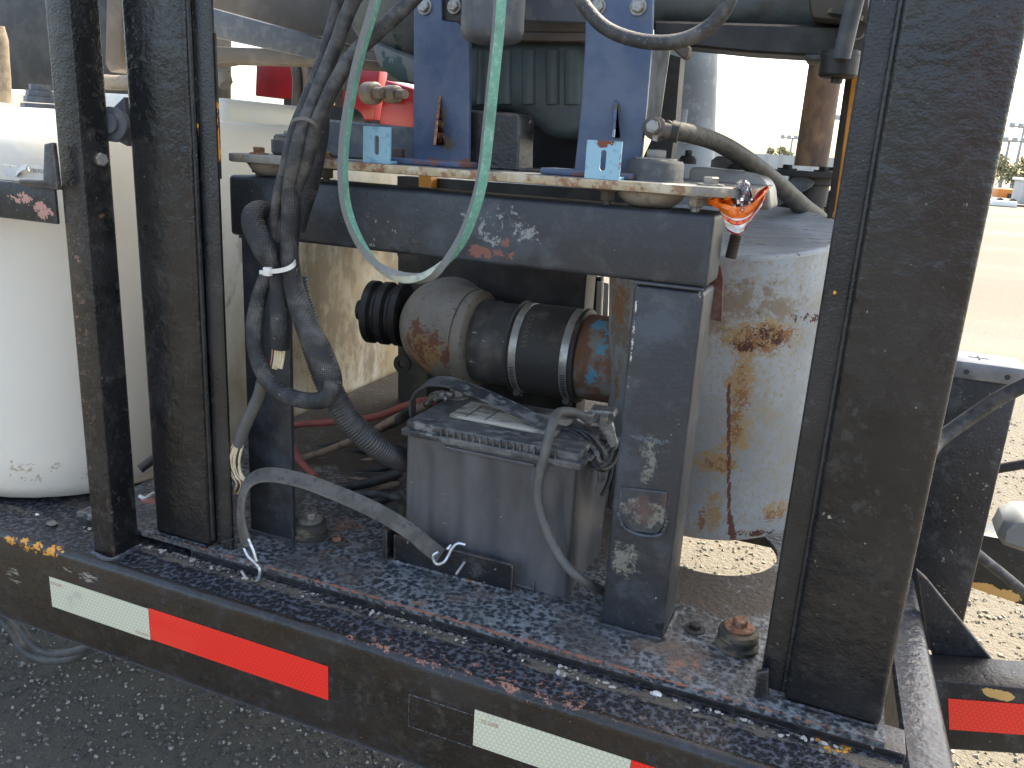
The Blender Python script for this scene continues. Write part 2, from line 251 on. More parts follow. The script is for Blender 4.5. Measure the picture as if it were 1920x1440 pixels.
M['eng_blue'] = mat('bracket_blue_paint', (.036, .062, .13), .42, layers=(dict(c=(.13, .15, .18), s=26, d=8, t=.6, w=.12, k=.35, r=.7), dict(c=(.11, .14, .19), s=12, d=6, t=.52, w=.12, k=.6, r=.6), dict(c=(.10, .09, .06), s=50, d=6, t=.52, w=.05, r=.8, m=[(at(830, 220, .2), (.015, .05, .035)), (at(835, 265, .2), (.02, .05, .02)), (at(1155, 200, .2), (.012, .05, .02)), (at(780, 250, .2), (.008, .05, .03))], mk=.3), RS((.19, .08, .05), s=60, d=5, t=.47, w=.03, m=[((-.17, .19, .582), (.16, .1, .014)), ((.02, .19, .582), (.12, .1, .014))], mk=.4),
    dict(c=(.5, .5, .48), s=140, t=.76, w=.012)), bump=((150, .0004),))
M['eng_teal'] = mat('engine_teal_paint', (.045, .078, .088), .5, layers=(dict(c=(.06, .078, .075), s=9, d=6, t=.5, w=.12, k=.7), dict(c=(.03, .028, .024), s=7, t=.55, w=.12, k=.7)), bump=((60, .0005),))
M['eng_grey'] = mat('bell_housing_worn', (.13, .14, .13), .55, layers=(dict(c=(.022, .055, .052), s=26, st=(1, 1, .6), d=7, t=.52, w=.02), dict(c=(.06, .06, .055), s=12, t=.56, w=.08, k=.6)), bump=((60, .001),))
M['eng_teal2'] = mat('pipe_teal_grey', (.07, .105, .11), .5, layers=(dict(c=(.13, .13, .115), s=9, d=6, t=.5, w=.1, k=.7), dict(c=(.045, .04, .035), s=14, t=.58, w=.08, k=.7)), bump=((60, .0008),))
M['dark'] = mat('dark_greasy_steel', (.012, .011, .010), .55, layers=(dict(c=(.055, .048, .04), s=16, d=7, t=.52, w=.12, k=.6),), bump=((90, .0008),))
M['brown'] = mat('brown_greasy_steel', (.065, .052, .04), .6, layers=(dict(c=(.12, .10, .085), s=10, d=6, t=.52, w=.12, k=.6),), bump=((90, .0008),))
M['plate'] = mat('engine_plate_top', (.13, .13, .125), .6, layers=(dict(c=(.06, .06, .07), s=12, d=6, t=.52, w=.1, k=.7), dict(c=(.5, .47, .38), s=14, d=3, t=.62, w=.03, k=.8)), bump=((90, .0006),))
M['plate_edge'] = mat('engine_plate_rusty_edge', (.40, .32, .20), .75, layers=(dict(c=(.22, .10, .05), s=60, d=7, t=.53, w=.05, k=.85), dict(c=(.50, .45, .34), s=30, d=6, t=.56, w=.05, k=.8), dict(c=(.20, .20, .18), s=18, d=6, t=.4, w=.08, k=.85, m=[((-.45, .13, .57), (.2, .1, .1)), ((.15, .13, .57), (.07, .1, .1))], mk=.3)), bump=((160, .001),))
M['sky_blue'] = mat('light_blue_bracket_paint', (.25, .44, .53), .5, layers=(dict(c=(.13, .27, .37), s=90, d=5, t=.58, w=.05, k=.6), RS((.17, .06, .035), s=55, d=4, t=.42, w=.015, m=[(at(1130, 268, .125), (.022, .05, .011)), (at(1157, 300, .125), (.004, .05, .02))], mk=.4)), bump=((120, .0004),))
M['dish'] = mat('mount_dish_dusty', (.25, .23, .19), .6, layers=(dict(c=(.12, .10, .075), s=40, d=6, t=.55, w=.06, k=.7),))
M['mount_rubber'] = mat('mount_rubber_dusty', (.055, .058, .06), .65, layers=(dict(c=(.12, .115, .10), s=60, d=6, t=.54, w=.08, k=.7),), bump=((120, .0005),))
M['mount_worn'] = mat('mount_worn_rubber', (.04, .036, .03), .75, layers=(dict(c=(.17, .135, .085), s=30, st=(1, 1, 2.5), d=6, t=.54, w=.08, k=.8),), bump=((90, .001),))
M['galv'] = mat('galvanised_pole', (.42, .45, .46), .5, layers=(dict(c=(.26, .28, .28), s=9, d=6, t=.5, w=.1, k=.7), dict(c=(.6, .61, .6), s=60, t=.6, w=.06, k=.5)), bump=((120, .0004),))
M['exhaust'] = mat('exhaust_pipe_rust', (.17, .10, .065), .7, layers=(dict(c=(.33, .20, .11), s=25, st=(1, 1, .5), d=7, t=.52, w=.08, k=.8), dict(c=(.05, .035, .028), s=14, st=(1, 1, .5), t=.56, w=.08, k=.7)), bump=((160, .0008),))
M['orange'] = mat('orange_paint', (.62, .23, .025), .45, layers=(dict(c=(.35, .13, .03), s=20, d=6, t=.58, w=.06, k=.6),))
M['red'] = mat('red_machine_paint', (.30, .012, .02), .3, layers=(dict(c=(.16, .015, .02), s=6, t=.55, w=.1, k=.6),), spec=.5)
M['sheet'] = mat('worn_sheet_metal', (.32, .31, .27), .45, metal=.3, layers=(dict(c=(.14, .12, .09), s=20, st=(2, 2, .6), d=7, t=.53, w=.08, k=.8),))
M['beige'] = mat('beige_housing', (.30, .285, .25), .4, layers=(dict(c=(.18, .17, .15), s=16, d=6, t=.53, w=.1, k=.7),))
M['webbing'] = mat('tan_woven_webbing', (.30, .245, .18), .85, layers=(dict(c=(.16, .12, .085), s=60, t=.55, w=.1, k=.6),), bump=((600, .002),))
M['emboss'] = mat('rubber_lettering_dusty', (.17, .145, .11), .7)
M['card'] = mat('tan_card', (.42, .30, .17), .8)
M['greycap'] = mat('dark_grey_plastic', (.07, .078, .09), .55, layers=(dict(c=(.14, .14, .13), s=40, t=.56, w=.08, k=.6),))
M['jack'] = mat('grey_plastic_cover', (.18, .19, .19), .5, layers=(dict(c=(.3, .3, .28), s=40, t=.6, w=.05, k=.4),))
M['paper'] = mat('torn_paper_label', (.62, .60, .55), .7, layers=(dict(c=(.35, .3, .22), s=40, t=.62, w=.04, k=.7),))
M['ink'] = mat('black_print', (.03, .03, .03), .6)
M['redink'] = mat('faded_red_print', (.42, .12, .08), .6)
M['scratch'] = mat('pale_scratch', (.45, .46, .45), .7)
M['adhesive'] = mat('tape_residue', (.14, .145, .14), .8, layers=(dict(c=(.03, .03, .03), s=260, t=.5, w=.04),))
M['foil'] = mat('foil_lining', (.62, .61, .63), .22, metal=.9, bump=((120, .002),))
M['stone'] = mat('gravel_stones', (.17, .155, .135), .9, layers=(dict(c=(.09, .085, .08), s=33, d=1, t=.5, w=.03), dict(c=(.40, .38, .34), s=61, d=1, t=.57, w=.03), dict(c=(.32, .29, .225), s=40, d=2, t=.3, w=.1, k=.85, m=[((2.2, 3.0, -.6), (3.0, 3.2, 2))], mk=.6)))  # masked layer lightens stones towards the sunlit yard, sunlight put into the colour
M['stone_sunlit'] = mat('sunlit_gravel_stones', (.22, .20, .155), .9, layers=(dict(c=(.13, .115, .09), s=33, d=1, t=.55, w=.03), dict(c=(.32, .30, .25), s=61, d=1, t=.6, w=.03)))  # lit copy of the stones, sunlight put into the lighter colour
M['ground'] = mat('gravel_ground', (.155, .143, .12), .95, layers=(
    dict(c=(.08, .07, .052), s=95, d=4, t=.53, w=.05, k=.85), dict(c=(.26, .24, .19), s=150, d=2, t=.57, w=.04, k=.9),
    dict(c=(.085, .08, .075), s=3, d=7, t=.3, w=.15, k=.92, m=[((-1.0, .1, -.62), (2.6, 1.7, 2))], mk=.5), dict(c=(.15, .143, .135), s=230, d=3, t=.58, w=.05, k=.7), dict(c=(.04, .038, .036), s=120, d=4, t=.6, w=.05, k=.5),  # masked layer paints the trailer's shade into the gravel colour
    dict(c=(.20, .18, .14), s=.35, st=(.3, 2, 1), d=5, t=.52, w=.08, k=.6), dict(c=(.13, .11, .08), s=.09, st=(.3, 3, 1), d=6, t=.5, w=.08, k=.6)), bump=((60, .012), (220, .004)))
M['leaf'] = mat('far_leaves', (.10, .11, .045), .8, layers=(dict(c=(.12, .12, .06), s=1.2, t=.5, w=.1),))
M['bark'] = mat('far_bark', (.12, .09, .06), .9)
M['fence'] = mat('far_fence', (.40, .40, .38), .8)
M['far_white'] = mat('far_white_paint', (.7, .7, .68), .6)
M['far_orange'] = mat('far_orange_paint', (.60, .20, .04), .6)
M['polegrey'] = mat('lamp_post_grey', (.35, .35, .35), .6)

# braided sleeve: crossed fine weave from the two diagonal directions
def weave():
    k = NB('braided_sleeve'); b = k.b; b.inputs['Roughness'].default_value = .62
    outs = []; wn = k.noise(35, 2, off=(3, 1, 2))
    for d in ((1, 0, 1), (1, 0, -1)):
        v = k.vm('DOT_PRODUCT', k.pos, d); outs.append(k.math('SINE', k.math('ADD', k.math('MULTIPLY', v.outputs['Value'], 1350.0), k.math('MULTIPLY', wn, 14.0))))
    n = k.noise(28, 7); h = k.math('MULTIPLY', outs[0], outs[1])
    f = k.math('ADD', k.math('MULTIPLY', h, .09), n)
    f2 = k.sst(f, .42, .74)
    mx = k.n('ShaderNodeMix', data_type='RGBA'); k.l(f2, mx.inputs[0]); mx.inputs[6].default_value = (.013, .014, .016, 1); mx.inputs[7].default_value = (.10, .097, .09, 1)
    n2 = k.noise(150, 3, off=(9, 9, 9)); mx2 = k.n('ShaderNodeMix', data_type='RGBA'); k.l(k.sst(n2, .70, .74), mx2.inputs[0]); k.l(mx.outputs[2], mx2.inputs[6]); mx2.inputs[7].default_value = (.33, .27, .19, 1)
    k.l(mx2.outputs[2], b.inputs['Base Color'])
    bn = k.n('ShaderNodeBump'); bn.inputs['Distance'].default_value = .00035; bn.inputs['Strength'].default_value = 1; k.l(h, bn.inputs['Height']); k.l(bn.outputs[0], b.inputs['Normal'])
    return k.m
M['sleeve'] = weave()
# reflective tape: a net of triangles in the sheeting
def tape(name, c1, c2, dirt):
    k = NB(name); b = k.b; b.inputs['Roughness'].default_value = .3; b.inputs['Coat Weight'].default_value = .4
    mxv = None
    for a in (90, 30, 150):
        d = (math.cos(math.radians(a)), 0, math.sin(math.radians(a)))
        v = k.vm('DOT_PRODUCT', k.pos, d)
        fr = k.math('FRACT', k.math('MULTIPLY', k.math('ADD', v.outputs['Value'], 3.0), 190.0))
        tri = k.math('ABSOLUTE', k.math('SUBTRACT', fr, .5)); mxv = tri if mxv is None else k.math('MAXIMUM', mxv, tri)
    f = k.sst(mxv, .40, .49)
    n = k.noise(9, 6, off=(4, 4, 4)); 
    mx = k.n('ShaderNodeMix', data_type='RGBA'); k.l(f, mx.inputs[0]); mx.inputs[6].default_value = (*c1, 1); mx.inputs[7].default_value = (*c2, 1)
    m2 = k.n('ShaderNodeMix', data_type='RGBA'); k.l(k.sst(n, .56, .78), m2.inputs[0]); k.l(mx.outputs[2], m2.inputs[6]); m2.inputs[7].default_value = (*dirt, 1)
    k.l(m2.outputs[2], b.inputs['Base Color']); return k.m
M['tape_white'] = tape('white_reflective_sheeting', (.52, .53, .38), (.80, .80, .64), (.25, .25, .24))
M['tape_red'] = tape('red_reflective_sheeting', (.86, .010, .006), (.92, .06, .035), (.60, .006, .004))
M['rust_strip'] = mat('rusty_primer_strip', (.14, .06, .045), .8, layers=(dict(c=(.22, .13, .1), s=60, t=.55, w=.06, k=.7),), bump=((120, .001),))
M['cap_metal'] = mat('post_cap_steel', (.17, .18, .19), .4, metal=.5, layers=(dict(c=(.3, .31, .32), s=20, d=6, t=.52, w=.1, k=.6),), bump=((90, .0006),))
M['panel'] = mat('inner_panel_grime', (.075, .07, .06), .6, layers=(dict(c=(.17, .145, .105), s=12, d=7, t=.54, w=.08, k=.7), dict(c=(.018, .018, .018), s=6, t=.56, w=.08, k=.8)), bump=((60, .001),))

# ---------------------------------------------------------------- geometry helpers
def BM(): return bmesh.new()
def box(bm, x0, x1, y0, y1, z0, z1, bev=0, seg=2):
    b = bmesh.new()
    vs = [b.verts.new(c) for c in ((x0, y0, z0), (x1, y0, z0), (x1, y1, z0), (x0, y1, z0), (x0, y0, z1), (x1, y0, z1), (x1, y1, z1), (x0, y1, z1))]
    for f in ((3, 2, 1, 0), (4, 5, 6, 7), (0, 1, 5, 4), (1, 2, 6, 5), (2, 3, 7, 6), (3, 0, 4, 7)): b.faces.new([vs[i] for i in f])
    if bev: bmesh.ops.bevel(b, geom=b.edges[:], offset=bev, segments=seg, affect='EDGES', profile=.5)
    merge(bm, b)
def merge(bm, b, mtx=None):
    me = bpy.data.meshes.new('tmp'); b.to_mesh(me); b.free()
    if mtx is not None: me.transform(mtx)
    bm.from_mesh(me); bpy.data.meshes.remove(me)
def prism(bm, pts, d, bev=0, seg=1):
    """pts: 3-D outline, extruded by vector d"""
    b = bmesh.new(); d = V(d)
    a = [b.verts.new(V(p)) for p in pts]; c = [b.verts.new(V(p)+d) for p in pts]
    n = len(pts); b.faces.new(a[::-1]); b.faces.new(c)
    for i in range(n): b.faces.new((a[i], a[(i+1) % n], c[(i+1) % n], c[i]))
    bmesh.ops.recalc_face_normals(b, faces=b.faces)
    if bev: bmesh.ops.bevel(b, geom=b.edges[:], offset=bev, segments=seg, affect='EDGES', profile=.5)
    merge(bm, b)
def basis(ax):
    ax = V(ax).normalized(); u = ax.orthogonal().normalized(); return ax, u, ax.cross(u)
def lathe(bm, c, ax, prof, n=32, cap=True):
    """prof: (distance along the axis, radius)"""
    c = V(c); ax, u, v = basis(ax); rings = []
    for t, r in prof:
        rings.append([bm.verts.new(c+ax*t+(u*math.cos(a)+v*math.sin(a))*max(r, 1e-5)) for a in [2*math.pi*i/n for i in range(n)]])
    for A, B in zip(rings, rings[1:]):
        for i in range(n): bm.faces.new((A[i], A[(i+1) % n], B[(i+1) % n], B[i]))
    if cap: bm.faces.new(rings[0][::-1]); bm.faces.new(rings[-1])
def spline(pts, per=8):
    pts = [V(p) for p in pts]
    if len(pts) < 3: return pts
    q = [pts[0]*2-pts[1]]+pts+[pts[-1]*2-pts[-2]]; out = []
    for i in range(1, len(q)-2):
        for k in range(per):
            t = k/per; a, b, c, d = q[i-1], q[i], q[i+1], q[i+2]
            out.append(.5*((2*b)+(c-a)*t+(2*a-5*b+4*c-d)*t*t+(3*b-a-3*c+d)*t**3))
    out.append(pts[-1]); return out
def lerpl(vals, n):
    out = []
    for i in range(n):
        t = i/(n-1)*(len(vals)-1); k = min(int(t), len(vals)-2); f = t-k; out.append(vals[k]*(1-f)+vals[k+1]*f)
    return out
def tube(bm, pts, r, n=12, per=8, smooth=True, rfun=None, flat=None):
    p = spline(pts, per) if smooth else [V(x) for x in pts]
    rs = lerpl(list(r), len(p)) if isinstance(r, (list, tuple)) else [r]*len(p)
    T = [(p[min(i+1, len(p)-1)]-p[max(i-1, 0)]).normalized() for i in range(len(p))]
    u = T[0].orthogonal().normalized(); rings = []; dist = 0
    for i in range(len(p)):
        if i: dist += (p[i]-p[i-1]).length
        u = (u-T[i]*u.dot(T[i])).normalized(); v = T[i].cross(u); rr = rs[i]*(rfun(dist) if rfun else 1)
        rings.append([bm.verts.new(p[i]+(u*math.cos(a)+v*math.sin(a))*rr) for a in [2*math.pi*k/n for k in range(n)]])
    for A, B in zip(rings, rings[1:]):
        for k in range(n): bm.faces.new((A[k], A[(k+1) % n], B[(k+1) % n], B[k]))
    bm.faces.new(rings[0][::-1]); bm.faces.new(rings[-1])
def sweep(bm, pts, sec, norms, per=8, mats=None):
    """sec: outline (u along the normal, v across); mats: material index per outline edge"""
    p = spline(pts, per); N = spline(norms, per)
    rings = []
    for i in range(len(p)):
        T = (p[min(i+1, len(p)-1)]-p[max(i-1, 0)]).normalized(); n = (N[i]-T*N[i].dot(T)).normalized(); b = T.cross(n)
        rings.append([bm.verts.new(p[i]+n*u+b*v) for u, v in sec])
    k = len(sec)
    for A, B in zip(rings, rings[1:]):
        for j in range(k):
            f = bm.faces.new((A[j], A[(j+1) % k], B[(j+1) % k], B[j]))
            if mats: f.material_index = mats[j]
    bm.faces.new(rings[0][::-1]); bm.faces.new(rings[-1])
def hexbolt(bm, c, ax, r=.008, h=.006, rw=None, tw=.0015, stub=0):
    c = V(c); ax = V(ax).normalized()
    if rw: lathe(bm, c, ax, ((0, rw), (tw, rw)), 20)
    b = bmesh.new(); lathe(b, c+ax*(tw if rw else 0), ax, ((0, r*.96), (h*.1, r), (h*.85, r), (h, r*.86)), 6); merge(bm, b)
    if stub: lathe(bm, c+ax*((tw if rw else 0)+h), ax, ((0, r*.5), (stub, r*.5)), 10)

def finish(name, bm, mats, root=None, parent=None, sharp=35):
    bmesh.ops.remove_doubles(bm, verts=bm.verts, dist=1e-6)
    bmesh.ops.recalc_face_normals(bm, faces=bm.faces)
    me = bpy.data.meshes.new(name); bm.to_mesh(me); bm.free()
    if not isinstance(mats, (list, tuple)): mats = [mats]
    for q in mats: me.materials.append(M[q])
    me.polygons.foreach_set('use_smooth', [True]*len(me.polygons)); me.set_sharp_from_angle(angle=math.radians(sharp))
    o = bpy.data.objects.new(name, me); COL.objects.link(o)
    return o
ROOTLOC = {}
def wloc(o): 
    l = V(o.location); p = o.parent
    while p: l += V(p.location); p = p.parent
    return l
def obj(name, bm, mats, parent=None, label=None, cat=None, group=None, kind=None, sharp=35, origin=True):
    o = finish(name, bm, mats, sharp=sharp)
    if parent is not None:
        o.data.transform(Matrix.Translation(-wloc(parent))); o.parent = parent
    elif origin and kind != 'structure' and len(o.data.vertices):
        xs = [v.co for v in o.data.vertices]
        c = V(((min(a.x for a in xs)+max(a.x for a in xs))/2, (min(a.y for a in xs)+max(a.y for a in xs))/2, min(a.z for a in xs)))
        o.data.transform(Matrix.Translation(-c)); o.location = c
    if label: o['label'] = label
    if cat: o['category'] = cat
    if group: o['group'] = group
    if kind: o['kind'] = kind
    return o
def thing(name, loc, label, cat, group=None):
    o = bpy.data.objects.new(name, None); COL.objects.link(o); o.location = loc; o.empty_display_size = .05
    o['label'] = label; o['category'] = cat
    if group: o['group'] = group
    return o
def pboxf(name, mats, parent, *a, bev=.003, **k):
    bm = BM(); box(bm, *a, bev=bev); return obj(name, bm, mats, parent, **k)
def text(parent, s, size, mtx, m, name='lettering', warp=None, depth=.0):
    cu = bpy.data.curves.new('lettering', 'FONT'); cu.body = s; cu.size = size; cu.extrude = depth; cu.align_x = 'CENTER'; cu.align_y = 'CENTER'; cu.resolution_u = 2
    t = bpy.data.objects.new('t', cu); COL.objects.link(t)
    me = bpy.data.meshes.new_from_object(t.evaluated_get(bpy.context.evaluated_depsgraph_get()))
    bpy.data.objects.remove(t); bpy.data.curves.remove(cu)
    if warp:
        for v in me.vertices: v.co = warp(v.co)
    else: me.transform(mtx)
    me.transform(Matrix.Translation(-wloc(parent)))
    me.materials.clear(); me.materials.append(M[m]); me.name = name
    o = bpy.data.objects.new(name, me); COL.objects.link(o); o.parent = parent; return o

# ================================================================ GROUND AND THE YARD BEYOND
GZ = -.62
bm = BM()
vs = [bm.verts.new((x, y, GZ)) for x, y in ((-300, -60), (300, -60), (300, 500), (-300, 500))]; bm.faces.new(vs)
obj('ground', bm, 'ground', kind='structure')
bm = BM()
for i in range(15000):
    if i == 8000:
        obj('loose_gravel', bm, 'stone', kind='stuff', label='loose gravel scattered over the shaded yard beneath the trailer', sharp=10); bm = BM()
    if i < 8000: x, y = random.uniform(-1.7, .1), random.uniform(-.15, 1.1)
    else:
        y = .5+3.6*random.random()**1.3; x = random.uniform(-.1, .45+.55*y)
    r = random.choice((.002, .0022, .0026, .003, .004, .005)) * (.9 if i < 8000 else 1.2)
    if random.random() < .006: r *= 2.0
    b = bmesh.new(); bmesh.ops.create_icosphere(b, subdivisions=1, radius=r) if r > .007 else bmesh.ops.create_cube(b, size=r*1.7)
    mt = Matrix.Translation((x, y, GZ+r*.25)) @ Matrix.Rotation(random.random()*6, 4, V((random.random(), random.random(), random.random()+.01)).normalized()) @ Matrix.Diagonal((1, random.uniform(.6, 1.2), random.uniform(.5, .9), 1))
    bmesh.ops.transform(b, matrix=mt, verts=b.verts)
    for f in b.faces:
        bm.faces.new([bm.verts.new(v.co) for v in f.verts])
    b.free()
obj('loose_gravel', bm, 'stone_sunlit', kind='stuff', label='loose gravel beyond the trailer with sunlight put into its lighter colour', sharp=10)

def tree(px, py_base, py_top, Y, wpx, label, seed):
    rnd = random.Random(seed); base = P(px, py_base, Y=Y); top = P(px, py_top, Y=Y); base.z = GZ
    h = top.z-base.z; wd = (P(px+wpx, py_base, Y=Y)-P(px, py_base, Y=Y)).length/2
    root = thing('tree', base, label, 'tree', 'trees beyond the yard')
    b = BM(); tube(b, [base, base+V((.1, 0, h*.4)), base+V((0, 0, h*.75))], [h*.03, h*.02, h*.008], 8)
    for i in range(5):
        a = rnd.random()*6.28; s = base+V((0, 0, h*(.3+.08*i))); tube(b, [s, s+V((math.cos(a)*wd*.4, math.sin(a)*wd*.4, h*.12)), s+V((math.cos(a)*wd*.7, math.sin(a)*wd*.7, h*.22))], [h*.012, h*.008, h*.004], 6, per=3)
    obj('trunk', b, 'bark', root)
    b = BM(); cl = [(base+V((rnd.uniform(-1, 1)*wd*.75, rnd.uniform(-1, 1)*wd*.75, h*rnd.uniform(.35, .9))), wd*rnd.uniform(.2, .42)) for _ in range(16)]
    for i in range(2600):
        c, r = rnd.choice(cl); d = V((rnd.gauss(0, 1), rnd.gauss(0, 1), rnd.gauss(0, .8))).normalized()*r*rnd.random()**.4; p = c+d; s = h*.02*rnd.uniform(.6, 1.5)
        u = V((rnd.gauss(0, 1), rnd.gauss(0, 1), rnd.gauss(0, 1))).normalized(); v = u.orthogonal().normalized()
        b.faces.new([b.verts.new(p+u*s), b.verts.new(p+v*s), b.verts.new(p-u*s), b.verts.new(p-v*s)])
    obj('crown', b, 'leaf', root, sharp=180)
tree(1462, 318, 266, 70, 60, 'small pale green tree above the fence, left of the rusty exhaust pipe', 1)
tree(1345, 325, 276, 75, 70, 'low tree behind the fence, right beside the galvanised pole', 2)
tree(1893, 372, 288, 60, 95, 'bushy green tree beyond the yard, right of the wide black post', 3)
tree(1932, 374, 294, 62, 90, 'tree cut by the right edge of the picture', 4)
# fence
root = thing('fence', (P(1450, 322, Y=66).x, 66, GZ), 'pale boarded fence far across the yard behind the exhaust pipe', 'fence')
x0, x1 = P(1300, 300, Y=66).x, P(1700, 320, Y=66).x
for i in range(14):
    a = x0+(x1-x0)*i/14; pboxf('panel', 'fence', root, a+.05, a+(x1-x0)/14-.05, 66, 66.1, GZ, 1.2, bev=0)
for i in range(15):
    a = x0+(x1-x0)*i/14; pboxf('fence_post', 'polegrey', root, a-.05, a+.05, 65.9, 66.15, GZ, 1.28, bev=0)
def lamp(px, Y, topy, label):
    t = P(px, topy, Y=Y); root = thing('lamp_post', (t.x, t.y, GZ), label, 'lamp post', 'light poles of the yard')
    b = BM(); tube(b, [(t.x, t.y, GZ), (t.x, t.y, t.z)], [.12, .07], 8, smooth=False); obj('pole', b, 'polegrey', root)
    b = BM(); box(b, t.x-.9, t.x+.9, t.y-.06, t.y+.06, t.z-.05, t.z+.05); obj('crossarm', b, 'polegrey', root)
    for k in (-.75, -.25, .25, .75):
        b = BM(); box(b, t.x+k-.16, t.x+k+.16, t.y-.3, t.y-.08, t.z-.1, t.z+.22, bev=.03); obj('floodlight', b, 'polegrey', root)
lamp(1486, 72, 259, 'yard light pole close to the left of the exhaust pipe')
lamp(1562, 60, 222, 'yard light pole seen between the exhaust pipe and the orange post')
lamp(1893, 62, 264, 'nearer yard light pole standing left among the far trees')
lamp(1921, 64, 238, 'tall yard light pole at the right edge of the picture')
# far equipment
a, b_ = P(1868, 374, Y=48), P(1916, 356, Y=48)
root = thing('container', (a.x, 48, GZ), 'long low orange bin with a dark opening far across the yard', 'bin')
b = BM(); box(b, a.x, b_.x, 48, 50, GZ+.2, b_.z, bev=.05); obj('bin_body', b, 'far_orange', root)
b = BM(); box(b, P(1888, 370, Y=48).x, P(1902, 370, Y=48).x, 47.9, 47.99, P(1890, 372, Y=48).z, P(1890, 363, Y=48).z); obj('opening', b, 'dark', root)
root = thing('flatbed_trailer', (P(1885, 388, Y=40).x, 40, GZ), 'white flatbed trailer parked in front of the orange bin', 'trailer')
zt = P(1885, 377, Y=40).z
b = BM(); box(b, P(1861, 380, Y=40).x, P(1908, 380, Y=40).x, 40, 42, zt-.22, zt, bev=.03); obj('flat_deck', b, 'far_white', root)
for px in (1866, 1884, 1905):
    b = BM(); c = P(px, 390, Y=40); box(b, c.x-.06, c.x+.06, 40.2, 40.35, GZ, zt-.22); obj('landing_leg', b, 'dark', root)
for px in (1872, 1896):
    b = BM(); c = P(px, 390, Y=40.6); lathe(b, (c.x, 40.6, GZ+.17), (0, 1, 0), ((0, .17), (.2, .17)), 16); obj('wheel', b, 'dark', root)
root = thing('site_cabin', (P(1920, 392, Y=42).x, 42, GZ), 'pale box cabin at the right edge of the picture beside the flatbed', 'cabin')
b = BM(); box(b, P(1911, 380, Y=42).x, P(1911, 380, Y=42).x+4, 42, 44.5, GZ+.1, P(1915, 338, Y=42).z, bev=.04); obj('cabin_wall', b, 'fence', root)
b = BM(); box(b, P(1911, 380, Y=42).x-.1, P(1911, 380, Y=42).x+4.1, 41.9, 44.6, P(1915, 338, Y=42).z, P(1915, 338, Y=42).z+.12, bev=.02); obj('roof', b, 'far_white', root)

def parked(name, x0, x1, y0, y1, h, m_, label, cat):
    root = thing(name, ((x0+x1)/2, (y0+y1)/2, GZ), label, cat)
    b = BM(); box(b, x0, x1, y0, y1, GZ+.75, GZ+h, bev=.05); obj('body', b, m_, root)
    b = BM(); box(b, x0+.1, x1-.1, y0+.1, y1-.1, GZ+.5, GZ+.749, bev=.01); obj('chassis', b, 'dark', root)
    n = max(2, int((x1-x0)/1.6))
    for i in range(n):
        x = x0+.6+(x1-x0-1.2)*i/(n-1)
        for y in (y0+.02, y1-.32):
            b = BM(); lathe(b, (x, y, GZ+.45), (0, 1, 0), ((0, .28), (.01, .45), (.29, .45), (.3, .28)), 32); w_ = obj('wheel', b, 'dark', root)
    return root
parked('drill_truck', 1.6, 3.4, -8.5, -6.2, 2.3, 'red', 'red truck parked behind the photographer, mirrored in the wide right post', 'truck')
parked('reflection_blocker', -9, .9, -9.5, -7.2, 1.5, 'dark', 'unseen low dark trailer added behind the camera to darken reflections', 'trailer')  # added out of view so the glossy posts mirror something dark

# ================================================================ TRAILER
TR = thing('trailer', (-.2, .1, 0), 'black steel trailer with worn hammered deck, upright posts and red and white reflective tape', 'trailer')
def rotprof(bm, prof, x0, x1):   # profile in (y, z) extruded along X
    prism(bm, [(x0, y, z) for y, z in prof], (x1-x0, 0, 0))
# side rail: channel with a rounded top edge; top face carries its own worn paint
XL, XR = -1.75, .418
b = BM()
arc = [(.012-.012*math.cos(t), -.012+.012*math.sin(t)) for t in [math.radians(a) for a in range(0, 91, 15)]]
prof = [(0, -.150)]+arc+[(.112, 0), (.112, -.008), (.02, -.008), (.008, -.02), (.008, -.142), (.06, -.146), (.06, -.152), (.004, -.152)]
ring = []
NX = 60
for i in range(NX+1):
    x = XL+(XR-XL)*i/NX; wob = .0008*noise.noise(V((x*6, 0, 0)))
    ring.append([b.verts.new((x, y+wob, z+.0006*noise.noise(V((x*9, y*20, 3))))) for y, z in prof])
for A, B in zip(ring, ring[1:]):
    for j in range(len(prof)):
        f = b.faces.new((A[j], A[(j+1) % len(prof)], B[(j+1) % len(prof)], B[j]))
        f.material_index = 1 if j == 7 else 0
b.faces.new(ring[0][::-1]); b.faces.new(ring[-1])
RAIL = obj('side_rail', b, ['rail', 'railtop'], TR)
# dirt ridge caught along the step
b = BM()
for i in range(300):
    x = random.uniform(-.75, .36); y = random.gauss(.068, .007)
    if abs(y-.068) > .016: y = .066
    r = random.uniform(.0012, .0036)
    c = bmesh.new(); bmesh.ops.create_icosphere(c, subdivisions=1, radius=r)
    bmesh.ops.transform(c, matrix=Matrix.Translation((x, min(y, .073-r), .0006+r*.3)) @ Matrix.Rotation(random.random()*6, 4, 'Z') @ Matrix.Diagonal((1.3, .8, .5, 1)), verts=c.verts)
    merge(b, c)
obj('grit', b, 'stone', TR, kind='stuff')
def pebble(px, py, Z, r, label, m_='stone'):
    p = P(px, py, Z=Z); b = BM(); c = bmesh.new(); bmesh.ops.create_icosphere(c, subdivisions=2, radius=r)
    for v in c.verts: v.co *= 1+.3*noise.noise(v.co*(1.5/r)+V((px, py, 0)))
    bmesh.ops.transform(c, matrix=Matrix.Translation((p.x, p.y, Z+r*.45)) @ Matrix.Diagonal((1.3, .9, .6, 1)), verts=c.verts); merge(b, c)
    obj('pebble', b, m_, label=label, cat='pebble', group='pebbles lying on the rail', sharp=25)
pebble(98, 985, 0, .0075, 'tan pebble on the dirty rail left of the narrow post, largest one there')
pebble(70, 966, 0, .003, 'small pale pebble on the rail under the white tank, above the larger tan one', 'paper')
pebble(1052, 1266, 0, .0055, 'pale crumb of stone on the rail in front of the battery')
